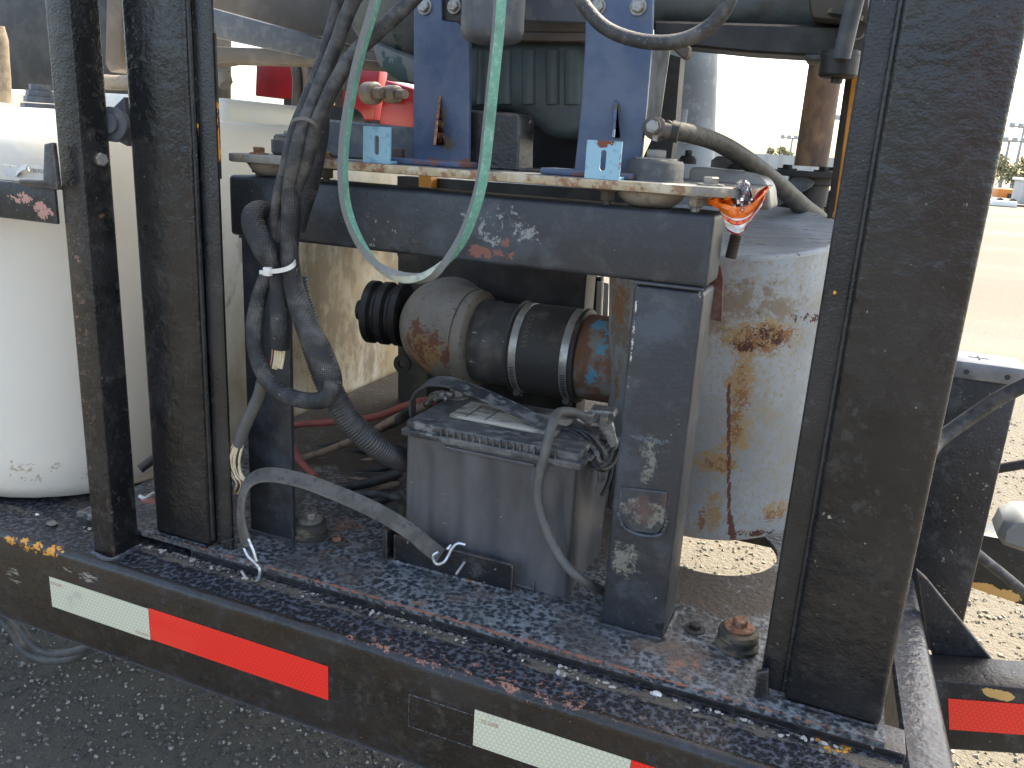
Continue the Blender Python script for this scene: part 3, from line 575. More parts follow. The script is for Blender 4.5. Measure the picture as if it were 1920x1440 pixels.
pebble(1232, 1304, 0, .005, 'white chip of stone on the rail below the right stand leg', 'paper')
pebble(1153, 1290, 0, .0028, 'tiny pale stone on the rail left of the white chip')
# deck plate with the round hole under the cylinder
def deck():
    bm = BM(); cx, cy, r = .15, .46, .102; n = 48
    x0, x1, y0, y1, zt, th = -.77, .398, .075, 1.9, .02, .008
    loop = []
    for i in range(n):
        a = 2*math.pi*i/n; dx, dy = math.cos(a), math.sin(a)
        t = min([((x1-cx)/dx if dx > 0 else (x0-cx)/dx) if abs(dx) > 1e-6 else 1e9, ((y1-cy)/dy if dy > 0 else (y0-cy)/dy) if abs(dy) > 1e-6 else 1e9])
        loop.append((cx+dx*t, cy+dy*t))
    top_i = [bm.verts.new((cx+r*math.cos(2*math.pi*i/n), cy+r*math.sin(2*math.pi*i/n), zt)) for i in range(n)]
    bot_i = [bm.verts.new((v.co.x, v.co.y, zt-th)) for v in top_i]
    top_o = [bm.verts.new((x, y, zt)) for x, y in loop]
    for c in ((x0, y0), (x1, y0), (x1, y1), (x0, y1)):
        j = min(range(n), key=lambda q: (loop[q][0]-c[0])**2+(loop[q][1]-c[1])**2); top_o[j].co = (c[0], c[1], zt)
    bot_o = [bm.verts.new((v.co.x, v.co.y, zt-th)) for v in top_o]
    for i in range(n):
        j = (i+1) % n
        bm.faces.new((top_i[i], top_i[j], top_o[j], top_o[i])); bm.faces.new((bot_i[j], bot_i[i], bot_o[i], bot_o[j]))
        bm.faces.new((top_i[j], top_i[i], bot_i[i], bot_i[j])); bm.faces.new((top_o[i], top_o[j], bot_o[j], bot_o[i]))
    return bm
obj('deck_plate', deck(), 'deck', TR)
b = BM(); box(b, -.545, .42, .0765, .12, .0005, .0118, bev=.001); obj('step_lip', b, 'angle', TR)
# inner cross beams under the deck
for y0 in (.75, 1.5):
    pboxf('deck_beam', 'dark', TR, -1.2, .42, y0, y0+.06, -.1, .011, bev=.003)
# narrow rear post
b = BM(); box(b, -.672, -.632, .018, .066, .0006, 1.6, bev=.004, seg=3); LP = obj('narrow_post', b, 'post_l', TR)
LP.data.transform(Matrix.Shear('XY', 4, (-.0, 0)))
b = BM(); c = P(186, 299, X=-.632); hexbolt(b, (-.6315, c.y, c.z), (1, -.1, .05), .0088, .0065); obj('bolt', b, 'zinc', TR)
# masts: wide tube + flange strip with a welded groove
def mast(x0, x1, f0, f1, yf, left, side):
    b = BM(); box(b, x0, x1, yf, yf+(.055 if left else .10), .0205, 1.7, bev=.007, seg=3); mo = obj('mast', b, 'mast', TR)
    b = BM(); box(b, f0, f1, yf+.014, yf+.022, .022, 1.7, bev=.002, seg=1); fl = obj('flange', b, 'flange', mo)
    return mo
mast(-.614, -.513, -.511, -.483, .079, True, 1)
mast(.2915, .393, .263, .2895, .096, False, -1)
b = BM(); box(b, -.4828, -.4814, .0975, .1005, .545, .72); obj('flange_edge', b, 'flange_side', TR)
b = BM(); tube(b, [(.2905, .105, .03), (.2905, .105, 1.7)], .0035, 8, smooth=False); tube(b, [(-.512, .088, .03), (-.512, .088, 1.7)], .0035, 8, smooth=False); obj('weld_seam', b, 'flange', TR)
b = BM(); prism(b, [P(1418, 1262, Y=.09), P(1441, 1258, Y=.09), P(1441, 1308, Y=.09), P(1414, 1312, Y=.09)], (0, .008, 0), .001); obj('mast_tab', b, 'mast', TR)
b = BM(); prism(b, [P(415, 1015, Y=.088), P(436, 1010, Y=.088), P(434, 1036, Y=.088), P(416, 1036, Y=.088)], (0, .006, 0), .001); obj('mast_tab', b, 'mast', TR)
# engine stand: two legs and the cross beam (80 mm square tube)
b = BM(); box(b, -.515, .142, .150, .230, .467, .548, bev=.006, seg=3); BEAM = obj('stand_beam', b, 'stand', TR)
b = BM(); box(b, -.497, -.419, .152, .160, .0205, .4665, bev=.0015); box(b, -.497, -.489, .1602, .228, .0205, .4665, bev=.0015); obj('stand_leg', b, 'stand', TR)
b = BM(); box(b, .0595, .140, .152, .228, .0205, .4625, bev=.005, seg=3); LEG = obj('stand_leg', b, 'stand', TR)
def bead(pts, r=.0022, m_='stand', amp=.45, parent=TR):
    b = BM(); p = spline(pts, 20); tube(b, p, [r*(1+amp*noise.noise(q*260)) for q in p], 7, smooth=False); obj('weld_bead', b, m_, parent)
bead([(.060, .1515, .4655), (.139, .1515, .4655)])
bead([(-.499, .151, .466), (-.42, .151, .466)])
bead([(.062, .150, .0225), (.1, .149, .022), (.139, .151, .0225)], .003)
bead([(.1415, .155, .022), (.1425, .226, .022)], .003, 'deck')
bead([(-.499, .150, .022), (-.42, .151, .022)], .003)
bead([(.293, .094, .022), (.39, .094, .022)], .0035, 'railtop')
bead([(-.61, .077, .022), (-.515, .077, .022)], .003, 'railtop')
bead([(-.672, .016, .0015), (-.633, .015, .0015), (-.630, .06, .0015)], .0035, 'rail')
# welded patch on the right leg
b = BM(); q = [P(x, y, Y=.1515) for x, y in ((1163, 912), (1252, 922), (1245, 985), (1232, 1000), (1185, 994), (1160, 975))]; prism(b, q, (0, -.0022, 0), .0008); obj('welded_patch', b, 'stand', TR)
b = BM(); hexbolt(b, P(1222, 870, Y=.1518), (0, -1, 0), .004, .0012); obj('plug', b, 'stand', TR)
bead([P(x, y, Y=.149) for x, y in ((1158, 960), (1170, 988), (1200, 1003), (1238, 1003), (1252, 975))], .0025)
# beam end strip and stud
b = BM(); prism(b, [P(1330, 488, Y=.235), P(1352, 500, Y=.235), P(1356, 522, Y=.235), P(1353, 604, Y=.235), P(1330, 598, Y=.235)], (0, .004, 0), .0008); obj('rusty_strip', b, 'rust_strip', TR)
b = BM(); tube(b, [P(1381, 440, Y=.235), P(1370, 484, Y=.235)], .0062, 12, smooth=False, rfun=None); 
a0, a1 = P(1381, 440, Y=.235), P(1370, 484, Y=.235)
for i in range(16): 
    c = a0.lerp(a1, i/16); lathe(b, c, a1-a0, ((0, .0064), (.0008, .0074), (.0016, .0064)), 12)
obj('threaded_stud', b, 'brown', TR)
# battery stop angle and tab
b = BM(); y_ = .171
q = [P(738, 993, Y=y_), P(963, 1051, Y=y_), P(960, 1110, Y=y_), P(738, 1047, Y=y_)]; q[2].z = q[3].z = .0208; q[0].z = q[1].z = .0625
prism(b, q, (0, .006, 0), .0008); STOP = obj('battery_stop', b, 'angle', TR)
b = BM(); c = P(871, 1052, Y=y_); lathe(b, (c.x, y_-.0006, c.z), (0, 1, 0), ((0, .0048), (.0004, .0048)), 16); obj('hole', b, 'ink', STOP)
b = BM(); c = P(730, 1010, Y=.18); box(b, c.x-.004, c.x+.003, .168, .21, .0205, .068, bev=.001); obj('stop_tab', b, 'angle', TR)
bead([(q[3].x, y_-.001, .022), ((q[3].x+q[2].x)/2, y_-.002, .022), (q[2].x, y_-.001, .022)], .0022, 'deck')
# left arm with pink primer chips + the angle clip
b = BM(); z1, z0 = P(60, 345, Y=.012).z, P(60, 415, Y=.012).z
box(b, -1.5, P(105, 400, Y=.012).x, .012, .017, z0, z1, bev=.001); box(b, -1.5, P(105, 400, Y=.012).x, .0172, .036, z1-.005, z1, bev=.001)
obj('side_arm', b, 'arm', TR)
b = BM(); prism(b, [P(x, y, Y=-.004) for x, y in ((82, 270), (98, 267), (107, 345), (107, 356), (36, 346), (34, 336), (80, 338))], (0, .007, 0), .0015, 2); obj('angle_clip', b, 'angle', TR)
# front crossmember (runs along Y at the right end), gusset, tongue
b = BM(); x0 = .432
tp = [(x0, -.035, -.015), (x0+.018, -.04, -.02), (x0+.018, .9, -.0), (x0, .9, 0.0)]
n = 10
arcx = [(x0+.030-.0*0, 0)]
q0, q1 = P(1800, 1460, Z=.004), P(1716, 1082, Z=.004)
def secx(y, xr): return [(xr-.052, y, -.155), (xr-.052, y, .0), (xr-.048, y, .004), (xr-.010, y, .004), (xr-.004, y, .001), (xr, y, -.006), (xr, y, -.155)]
ya_, yb_ = -.012, q1.y; sl_ = (q1.x-q0.x)/(q1.y-q0.y)
A_ = [b.verts.new(p) for p in secx(ya_, q0.x+(ya_-q0.y)*sl_)]; B_ = [b.verts.new(p) for p in secx(yb_, q1.x)]
b.faces.new(A_); b.faces.new(B_[::-1])
for i in range(7): b.faces.new((A_[i], A_[(i+1) % 7], B_[(i+1) % 7], B_[i]))
obj('front_crossmember', b, 'blueblack', TR)
# unseen box added overhead to keep sun off the deck, with a beam
b = BM(); box(b, .56, 1.15, .55, 1.5, 1.22, 1.6, bev=.01); obj('sun_blocker', b, 'dark', TR)
b = BM(); box(b, -.7, 1.1, .10, .19, 1.702, 1.78, bev=.006); box(b, -.7, -.62, .10, 1.5, 1.62, 1.70, bev=.006); box(b, .62, .70, .191, 1.5, 1.62, 1.70, bev=.006); obj('blocker_beam', b, 'dark', TR)
b = BM(); prism(b, [P(x, y, Y=.432) for x, y in ((1718, 1068), (1736, 1084), (1876, 1256), (1762, 1272), (1735, 1190))], (0, .008, 0), .0012); obj('gusset_plate', b, 'angle', TR)
def beampx(name, x0, y0t, y0b, x1, y1t, y1b, Y, dep, m_, par=TR):
    b = BM(); q = [P(x0, y0t, Y=Y), P(x1, y1t, Y=Y), P(x1, y1b, Y=Y), P(x0, y0b, Y=Y)]; prism(b, q, (0, dep, 0), .004, 2); return obj(name, b, m_, par)
TB = beampx('tongue_beam', 1735, 1274, 1404, 1990, 1296, 1420, .36, .07, 'tongue')
TB2 = beampx('tongue_beam', 1690, 975, 1060, 1990, 1030, 1160, .95, .08, 'tongue')
# tongue post with cap
b = BM(); pt = P(1795, 672, Y=.62); pr_ = P(1903, 700, Y=.62); wd = pr_.x-pt.x
box(b, pt.x-.01, pt.x+.085, .60, .67, -.15, pt.z-.012, bev=.004); TP = obj('tongue_post', b, 'angle', TR)
b = BM(); box(b, pt.x-.014, pt.x+.089, .592, .676, pt.z-.024, pt.z+.002, bev=.002); CP = obj('post_cap', b, 'cap_metal', TP)
b = BM()
for xx in (.012, .066): lathe(b, (pt.x+xx, .5915, pt.z-.013), (0, 1, 0), ((0, .004), (.0004, .004)), 12)
obj('rivet_hole', b, 'ink', CP)
b = BM(); cz = pt.z+.0024; c = V((pt.x+.03, .635, cz)); box(b, c.x-.014, c.x+.014, c.y-.001, c.y+.001, cz-.0002, cz+.0002); box(b, c.x-.001, c.x+.001, c.y-.014, c.y+.014, cz-.0004, cz+.0004); obj('painted_cross', b, 'ink', CP)
b = BM(); tube(b, PP((1840, 884, .8), (1990, 858, .8)), .0085, 12, smooth=False); obj('tongue_rod', b, 'dark', TR)
# reflective tape, one strip each
def tapep(px0, py0, px1, py1, m_, hgt=.0502, Y=-.0009, par=RAIL):
    a, c = P(px0, py0, Y=Y), P(px1, py1, Y=Y); b = BM(); z = (a.z+c.z)/2
    prism(b, [(a.x, Y, z), (c.x, Y, z), (c.x, Y, z-hgt), (a.x, Y, z-hgt)], (0, .0006, 0))
    return obj('reflective_tape', b, m_, par), a.x, c.x, z
t1, ax, cx_, tz = tapep(92, 1082, 277.5, 1141, 'tape_white'); t1['label'] = 'white reflective strip'
tapep(278.5, 1141.5, 615, 1249, 'tape_red')[0]['label'] = 'red reflective strip'
t3, bx, dx_, tz3 = tapep(890, 1331, 1183, 1425, 'tape_white'); t3['label'] = 'white reflective strip with grey scuffs'
tapep(1184, 1425, 1390, 1493, 'tape_red')[0]['label'] = 'red reflective strip at the lower edge'
def tm(x, z, up=1): return Matrix.Translation((x, -.0018, z)) @ Matrix.Rotation(math.radians(90), 4, 'X') @ Matrix.Rotation(0 if up > 0 else math.pi, 4, 'Z')
text(t1, 'DOT-C2', .0062, tm(ax+.014, tz-.0085, -1), 'redink'); text(t1, 'DOT-C2', .0062, tm(cx_-.014, tz-.043, -1), 'redink')
text(t3, 'DOT C2', .0062, tm(bx+.02, tz3-.012, -1), 'redink')
# ghost of a missing strip
b = BM(); e0, e1 = P(768, 1300, Y=-.0006), P(889, 1334, Y=-.0006); zt_ = e0.z-.001
for q_ in (((e0.x, zt_), (e1.x, zt_-.0005), .0009), ((e0.x, zt_-.046), (e1.x, zt_-.046), .0006)):
    box(b, q_[0][0], q_[1][0], -.0012, -.0004, q_[0][1]-q_[2], q_[0][1])
box(b, e0.x-.0006, e0.x, -.0012, -.0004, zt_-.046, zt_)
obj('tape_outline', b, 'adhesive', RAIL)
b = BM(); q0, q1 = P(1778, 1310, Y=.3588), P(1990, 1326, Y=.3588); q2, q3 = P(1990, 1383, Y=.3588), P(1780, 1368, Y=.3588)
prism(b, [q0, q1, q2, q3], (0, .0006, 0)); obj('reflective_tape', b, 'tape_red', TB)
# scratches on the crossmember / rails
# bolts on deck
def isolator(px, py, label, top):
    c = P(px, py, Z=.02); 
    b = BM(); c = V((c.x, c.y, .02))
    lathe(b, c, (0, 0, 1), ((0, .026), (.006, .027), (.008, .023), (.011, .022), (.013, .025), (.02, .025), (.024, .024), (.026, .02)), 32); o = obj('rubber_mount', b, 'mount_worn', TR, label=label)
    b = BM(); lathe(b, c+V((0, 0, .0262)), (0, 0, 1), ((0, .018), (.0025, .0185), (.004, .016)), 28); obj('washer', b, top, o)
    b = BM(); hexbolt(b, c+V((0, 0, .0304)), (.05, .0, 1), .0095, .009); obj('bolt_head', b, top, o)
isolator(582, 1005, 'dusty rubber mount with a grey bolt', 'zinc')
isolator(1381, 1212, 'rubber mount with a rusty orange washer and bolt', 'rustbolt')
for px, py, m_ in ((632, 1015, 'rustbolt'), (1303, 1180, 'dark')):
    b = BM(); c = P(px, py, Z=.0205); hexbolt(b, (c.x, c.y, .0225), (0, 0, 1), .0075, .0065); o = obj('deck_bolt', b, m_, TR); b = BM(); lathe(b, (c.x, c.y, .0202), (0, 0, 1), ((0, .0135), (.0022, .0135)), 20); obj('washer', b, 'mount_worn', o)

# ================================================================ CYLINDER (muffler) WITH ELBOW PIPE
MU = thing('steel_cylinder', (.116, .61, .06), 'grey rust-streaked steel cylinder behind the right stand leg, standing over the round deck hole', 'muffler')
cb, ct = V((.116, .61, .058)), V((.101, .538, .502)); axm = (ct-cb).normalized(); H = (ct-cb).length; R_ = .176
b = BM(); lathe(b, cb, axm, ((0, R_-.012), (.002, R_-.004), (.006, R_), (H*.33, R_), (H*.66, R_), (H-.003, R_), (H, R_-.0015)), 96, cap=True); 
for f in b.faces:
    if len(f.verts) > 10 and (f.calc_center_median()-ct).length < .02: f.material_index = 1
obj('shell', b, ['tank_grey', 'tank_top'], MU)
# head disc sits in the shell with a rolled rim
b = BM(); lathe(b, ct-axm*.0005, axm, ((0, R_-.0005), (.004, R_-.0005), (.0062, R_-.003), (.0066, R_-.008), (.004, R_-.02), (.0046, .001)), 96, cap=False); obj('head_disc', b, 'tank_top', MU)
# inlet pipe towards -X
ya = .56; C1, C2 = P(1060, 674, Y=ya), P(1150, 685, Y=ya); 
ax0 = P(1150, 682, Y=ya); 
pz = (P(1140, 598, Y=ya-.0).z+P(1140, 757, Y=ya).z)/2+.004
def xat(px, py=660): return P(px, py, Y=ya-.03).x
rp = .0735
b = BM(); lathe(b, (xat(1062), ya, pz), (1, 0, 0), ((0, rp), (.12, rp), (.2, rp)), 48); obj('inlet_pipe', b, 'pipe_rust', MU)
# rubber coupling
CO = None
x0, x1 = xat(962), xat(1092)
L_ = x1-x0
b = BM(); lathe(b, (x0, ya, pz), (1, 0, 0), ((0, rp+.0015), (.001, rp+.0065), (.006, rp+.009), (.008, rp+.005), (.026, rp+.005), (.030, rp+.006), (L_-.03, rp+.007), (L_-.026, rp+.005), (L_-.009, rp+.005), (L_-.007, rp+.009), (L_-.002, rp+.0075), (L_, rp+.002)), 64); CO = obj('rubber_coupling', b, 'rubber', MU)
def cylwarp(u0, ang0, rad):
    def f(co):  # text x runs round the pipe, text y runs along it
        a = ang0+co.x/rad; return V((u0-co.y, ya-math.cos(a)*(rad+co.z), pz-math.sin(a)*(rad+co.z)*-1))
    return f
# embossed maker's lettering, running up the pipe
text(CO, 'FERNCO', .015, None, 'emboss', warp=lambda co: V((x0+.036+co.y, ya-math.cos(.62+co.x/.075)*(rp+.0062+co.z), pz+math.sin(.62+co.x/.075)*(rp+.0062+co.z))), depth=.0009)
text(CO, '1056-44', .009, None, 'rubber', warp=lambda co: V((x0+.056+co.y, ya-math.cos(.62+co.x/.075)*(rp+.0066+co.z), pz+math.sin(.62+co.x/.075)*(rp+.0066+co.z))), depth=.0007)if False else None
def clamp(xc):
    b = BM(); lathe(b, (xc-.0068, ya, pz), (1, 0, 0), ((0, rp+.0052), (.0003, rp+.0062), (.0133, rp+.0062), (.0136, rp+.0052)), 64, cap=False); o = obj('hose_clamp', b, 'steel', MU)
    b = BM()
    for i in range(15):      # slotted screw track
        a = -.25-.045*i; r = rp+.0069; p = V((xc, ya-math.cos(a)*r, pz+math.sin(a)*r)); t = V((0, math.sin(a), math.cos(a)))
        prism(b, [p+V((-.004, 0, 0))-t*.0004, p+V((.004, 0, 0))+t*.0010, p+V((.004, 0, 0))+t*.0022, p+V((-.004, 0, 0))+t*.0008], V((0, -math.cos(a), math.sin(a)))*.0006)
    obj('screw_track', b, 'dark', o)
    b = BM()
    for i in range(14):
        a0_, a1_ = -.2-.06*i, -.2-.06*(i+1); r = rp+.0066
        if i == 0: pass
        q = [V((xc-.0068, ya-math.cos(a0_)*r, pz+math.sin(a0_)*r)), V((xc+.0068, ya-math.cos(a0_)*r, pz+math.sin(a0_)*r)), V((xc+.0068, ya-math.cos(a1_)*r, pz+math.sin(a1_)*r)), V((xc-.0068, ya-math.cos(a1_)*r, pz+math.sin(a1_)*r))]
        prism(b, q, V((0, -math.cos(a0_), math.sin(a0_)))*.0003)
    obj('band_tail', b, 'steel', o)
    a = -1.12; c = V((xc, ya-math.cos(a)*(rp+.011), pz+math.sin(a)*(rp+.011))); t = V((0, math.sin(a), math.cos(a)))
    b = BM(); lathe(b, c+t*.012, -t, ((0, .0062), (.018, .0062), (.0185, .004)), 16); obj('screw_housing', b, 'brown', o)
    b = BM(); lathe(b, c-t*.0064, -t, ((0, .0058), (.004, .0058), (.005, .005)), 6); sc = obj('screw_head', b, 'brown', o)
clamp(x0+.017); clamp(x1-.0175)
# black nipple, threads, elbow
xe = xat(893)
b = BM(); lathe(b, (xe-.005, ya, pz), (1, 0, 0), ((0, rp+.001),)+tuple((.012+.0016*i, rp+.0012+(.0009 if i % 2 else 0)) for i in range(13))+((.035, rp), (x0-xe+.012, rp)), 64); obj('threaded_nipple', b, 'pipe_black', MU)
b = BM()
# elbow: collar, body bending from -X to +Y
cx0 = xat(880)
lathe(b, (cx0+.012, ya, pz), (-1, 0, 0), ((0, rp+.003), (.002, rp+.012), (.006, rp+.016), (.020, rp+.0165), (.028, rp+.012)), 64)
cen = V((cx0-.008, ya, pz+.004)); Rb = .088; rings = []
pts = [cen+V((-Rb*math.sin(t), Rb*(1-math.cos(t)), 0)) for t in [math.radians(a) for a in range(0, 91, 9)]]
pts = pts+[pts[-1]+V((0, .03, 0)), pts[-1]+V((0, .07, 0))]
tube(b, pts, .0885, 48, smooth=False)
lathe(b, pts[-1], (0, 1, 0), ((-.03, .088), (-.025, .098), (.0, .100), (.012, .098)), 48)
obj('elbow', b, 'elbow', MU, sharp=40)
b = BM(); pe = pts[-1]; lathe(b, pe, (0, 1, 0), ((0, rp), (.25, rp)), 32); obj('rear_pipe', b, 'pipe_black', MU)
MU2 = BM(); MU2.free()

# pulley left of the elbow
PU = thing('drive_pulley', P(715, 590, Y=.66), 'black grooved pulley left of the rusty elbow pipe', 'pulley')
c = P(722, 588, Y=.62); b = BM(); rr = .062
lathe(b, c+V((-.035, 0, 0)), (1, .15, 0), [(q*1.55, w_) for q, w_ in ((0, rr-.008), (.002, rr), (.010, rr), (.0135, rr-.008), (.017, rr-.008), (.021, rr), (.029, rr), (.0325, rr-.008), (.036, rr-.008), (.040, rr), (.048, rr), (.05, rr-.006))], 64); obj('rim', b, 'dark_cable', PU)
b = BM(); lathe(b, c+V((-.06, 0, 0)), (1, .15, 0), ((0, .02), (.16, .02)), 24); obj('shaft', b, 'dark', PU)

# ================================================================ BATTERY
BX0, BX1, BY0, BY1, BZ0, BZ1 = -.2585, .0035, .189, .358, .0205, .222
BA = thing('car_battery', ((BX0+BX1)/2, .27, BZ0), 'dark grey battery with dusty black lid and carrying strap standing on the deck', 'battery')
b = BM(); n = 80; 
def wave(t): return -.0032*math.sin(t*2*math.pi*5.2+.6) if .06 < t < .94 else 0
fr = []; 
for k, z in enumerate((BZ0, BZ0+.012, BZ0+.1, BZ1-.032, BZ1-.024, BZ1-.012)):
    amp = (0, 1, 1, 1, .2, 0)[k]; row = []
    for i in range(n+1):
        t = i/n; dx = 0; y = BY0+.003+wave(t)*amp; 
        e = min(t, 1-t)*(BX1-BX0); r = .006
        if e < r: y += r-math.sqrt(max(r*r-(r-e)**2, 0))
        row.append(b.verts.new((BX0+.004+(BX1-BX0-.008)*t+(0 if k else 0), y, z)))
    fr.append(row)
for A, B in zip(fr, fr[1:]):
    for i in range(n): b.faces.new((A[i], A[i+1], B[i+1], B[i]))
# remaining walls
zb, zt_ = BZ0, BZ1-.012
bk = [b.verts.new(p) for p in ((BX1-.004, BY1-.004, zb), (BX1-.004, BY1-.004, zt_), (BX0+.004, BY1-.004, zb), (BX0+.004, BY1-.004, zt_))]
b.faces.new([fr[k][n] for k in range(6)]+[bk[1], bk[0]][::1]); b.faces.new([fr[k][0] for k in range(6)][::-1]+[bk[2], bk[3]]); b.faces.new((bk[0], bk[1], bk[3], bk[2]))
b.faces.new(fr[0][::-1]+[bk[2], bk[0]]); b.faces.new(fr[5]+[bk[1], bk[3]])
obj('case', b, 'battery', BA, sharp=50)
b = BM(); box(b, BX0-.001, BX1+.001, BY0-.0015, BY1+.001, BZ1-.0125, BZ1-.003, bev=.0015); 
box(b, BX0+.004, BX1-.003, BY0+.003, BY1-.003, BZ1-.004, BZ1+.009, bev=.004, seg=2)
LID = obj('lid', b, 'bat_lid', BA)
b = BM()
for i in range(18):
    x = BX0+.060+i*.0098; box(b, x, x+.0022, BY0-.0016, BY0+.010, BZ1-.003, BZ1+.0065, bev=.0004, seg=1)
obj('lid_rib', b, 'bat_lid', LID, kind='stuff')
b = BM(); box(b, BX0+.065, BX1-.062, BY0-.0006, BY0+.003, BZ1-.0215, BZ1-.0165, bev=.001); obj('case_rail', b, 'battery', BA)
b = BM(); box(b, BX1-.052, BX1-.050, BY0-.003, BY0+.003, BZ0, BZ0+.016, bev=.0006); box(b, BX1-.085, BX1-.052, BY0-.0005, BY0+.003, BZ0+.0005, BZ0+.0045, bev=.0006); obj('foot_lug', b, 'battery', BA)
b = BM(); box(b, BX0+.050, BX1-.050, BY0+.045, BY0+.118, BZ1+.009, BZ1+.0145, bev=.002); obj('vent_cover', b, 'bat_label', LID)
b = BM()
for p_ in (.075, .105):
    box(b, BX0+p_, BX0+p_+.0012, BY0+.046, BY0+.104, BZ1+.0146, BZ1+.0150)
obj('cover_groove', b, 'ink', LID)
b = BM(); box(b, BX1-.075, BX1-.02, BY0+.05, BY0+.12, BZ1+.009, BZ1+.013, bev=.001); obj('plate_right', b, 'bat_lid', LID) if False else b.free()
# carrying strap
hp = [P(775, 790, Y=.30), P(774, 750, Y=.29), P(786, 729, Y=.285), P(809, 716, Y=.28), P(842, 717, Y=.275), P(884, 731, Y=.27), P(931, 751, Y=.262), P(978, 774, Y=.255), P(1025, 799, Y=.25), P(1062, 813, Y=.25), P(1095, 822, Y=.25), P(1122, 842, Y=.25), P(1130, 870, Y=.25)]
hn = [V((-1, -.2, 0)), V((-1, -.2, .2)), V((-.6, -.2, .8)), V((-.2, -.35, 1)), V((.15, -.4, 1)), V((.3, -.4, 1)), V((.3, -.4, 1)), V((.3, -.4, 1)), V((.25, -.4, 1)), V((.2, -.3, 1)), V((.4, -.3, 1)), V((1, -.3, .5)), V((1, -.3, 0))]
b = BM(); sweep(b, hp, [(-.0012, -.012), (-.0012, .012), (.0016, .012), (.0016, .0105), (.0004, .0100), (.0004, -.0100), (.0016, -.0105), (.0016, -.012)], hn, per=6); HS = obj('carrying_strap', b, 'bat_lid', BA)
b = BM(); sp = spline(hp, 6); sn = spline(hn, 6)
for i in range(22, 64, 6):
    T = (sp[i+1]-sp[i-1]).normalized(); nn = (sn[i]-T*sn[i].dot(T)).normalized(); bb = T.cross(nn); c = sp[i]+nn*.0004
    prism(b, [c-bb*.0105-T*.0006, c+bb*.0105-T*.0006, c+bb*.0105+T*.0006, c-bb*.0105+T*.0006], nn*.0014)
obj('strap_rib', b, 'bat_lid', HS, kind='stuff')
# handle anchor loops at the right end
b = BM()
tube(b, PP((1092, 890, .25), (1120, 872, .26), (1150, 842, .28), (1158, 822, .3)), .003, 8)
tube(b, PP((1090, 880, .24), (1112, 862, .26), (1142, 835, .28)), .002, 8)
tube(b, PP((1123, 865, .25), (1122, 900, .24), (1118, 922, .24)), .0018, 8); tube(b, PP((1150, 845, .25), (1135, 890, .24), (1121, 915, .24)), .0018, 8)
box(b, BX1+.001, BX1+.006, .22, .33, BZ1-.010, BZ1-.004, bev=.001)
obj('handle_anchor', b, 'bat_lid', BA)
for px0, px1 in ((1062, 1112), (1075, 1120), (1085, 1128)):
    b = BM(); tube(b, PP((px0-20, 800, .26), (px0+18, 812, .25), (px1, 842, .25), (px1+3, 862, .25)), .0022, 8); obj('strap_cord', b, 'dark_cable', BA)
# terminals
def post(px, py, Y, r=.009):
    c = P(px, py, Y=Y); b = BM(); z = BZ1+.009
    lathe(b, (c.x, c.y, z), (0, 0, 1), ((0, r*2.1), (.003, r*2.1), (.004, r*1.25), (.012, r*1.2), (.013, r), (.022, r*.9)), 24); obj('terminal_post', b, 'lead', BA)
post(856, 748, .33)
post(1125, 800, .30)
TN = thing('battery_clamp', P(1120, 790, Y=.29), 'grey lead battery clamp with two bolts at the right end of the battery lid', 'cable clamp')
b = BM(); prism(b, [P(x, y, Y=.285) for x, y in ((1102, 776), (1106, 768), (1150, 772), (1153, 782), (1148, 790), (1104, 786))], (0, .02, .003), .002, 2)
prism(b, [P(x, y, Y=.262) for x, y in ((1120, 798), (1130, 790), (1148, 795), (1152, 818), (1158, 835), (1145, 842), (1132, 815))], (0, .006, .003), .001, 1)
tube(b, PP((1085, 785, .27), (1105, 792, .268), (1125, 796, .27)), [.006, .008, .007], 10)
obj('clamp_jaw', b, 'lead', TN)
for px, py in ((1108, 786), (1133, 793)):
    b = BM(); hexbolt(b, P(px, py, Y=.262), (-.1, -.35, 1), .0062, .0085, rw=.0105, tw=.002); obj('clamp_bolt', b, 'zinc', TN)
TN2 = thing('battery_clamp', P(840, 748, Y=.3), 'battery clamp under the raised left end of the carrying strap', 'cable clamp')
b = BM(); tube(b, PP((800, 756, .3), (812, 742, .3), (828, 738, .3), (845, 741, .31)), .005, 10); tube(b, PP((815, 750, .29), (828, 744, .29), (838, 748, .29)), .004, 8); obj('clamp_jaw', b, 'lead', TN2)
b = BM(); hexbolt(b, P(828, 742, Y=.29), (0, -.3, 1), .005, .006, rw=.008); obj('clamp_bolt', b, 'zinc', TN2)

# ================================================================ CABLES AND HOSES
def cable(name, pts, r, m_, label, cat, per=8, n=14, group=None, **k):
    b = BM(); tube(b, PP(*pts) if isinstance(pts[0], tuple) and len(pts[0]) == 3 and pts[0][0] > 5 or isinstance(pts[0], tuple) and pts[0][1] > 5 else pts, r, n, per, **k)
    return obj(name, b, m_, label=label, cat=cat, group=group)
cable('battery_cable', [(1108, 792, .262), (1090, 778, .255), (1068, 772, .24), (1046, 775, .215), (1034, 800, .185), (1022, 850, .175), (1011, 895, .175), (1009, 940, .175), (1024, 995, .172), (1052, 1048, .168), (1090, 1086, .168), (1150, 1118, .235)], .0064, 'cable_grey', 'grey battery cable looping over the lid and down the front of the battery', 'cable')
cable('red_cable', [(812, 752, .31), (790, 752, .34), (752, 764, .38), (700, 782, .42), (620, 792, .45), (560, 796, .42), (540, 806, .40), (545, 830, .36), (560, 862, .33), (592, 895, .3)], .0062, 'red_cable', 'dusty red cable running left from the battery behind the conduit', 'cable')
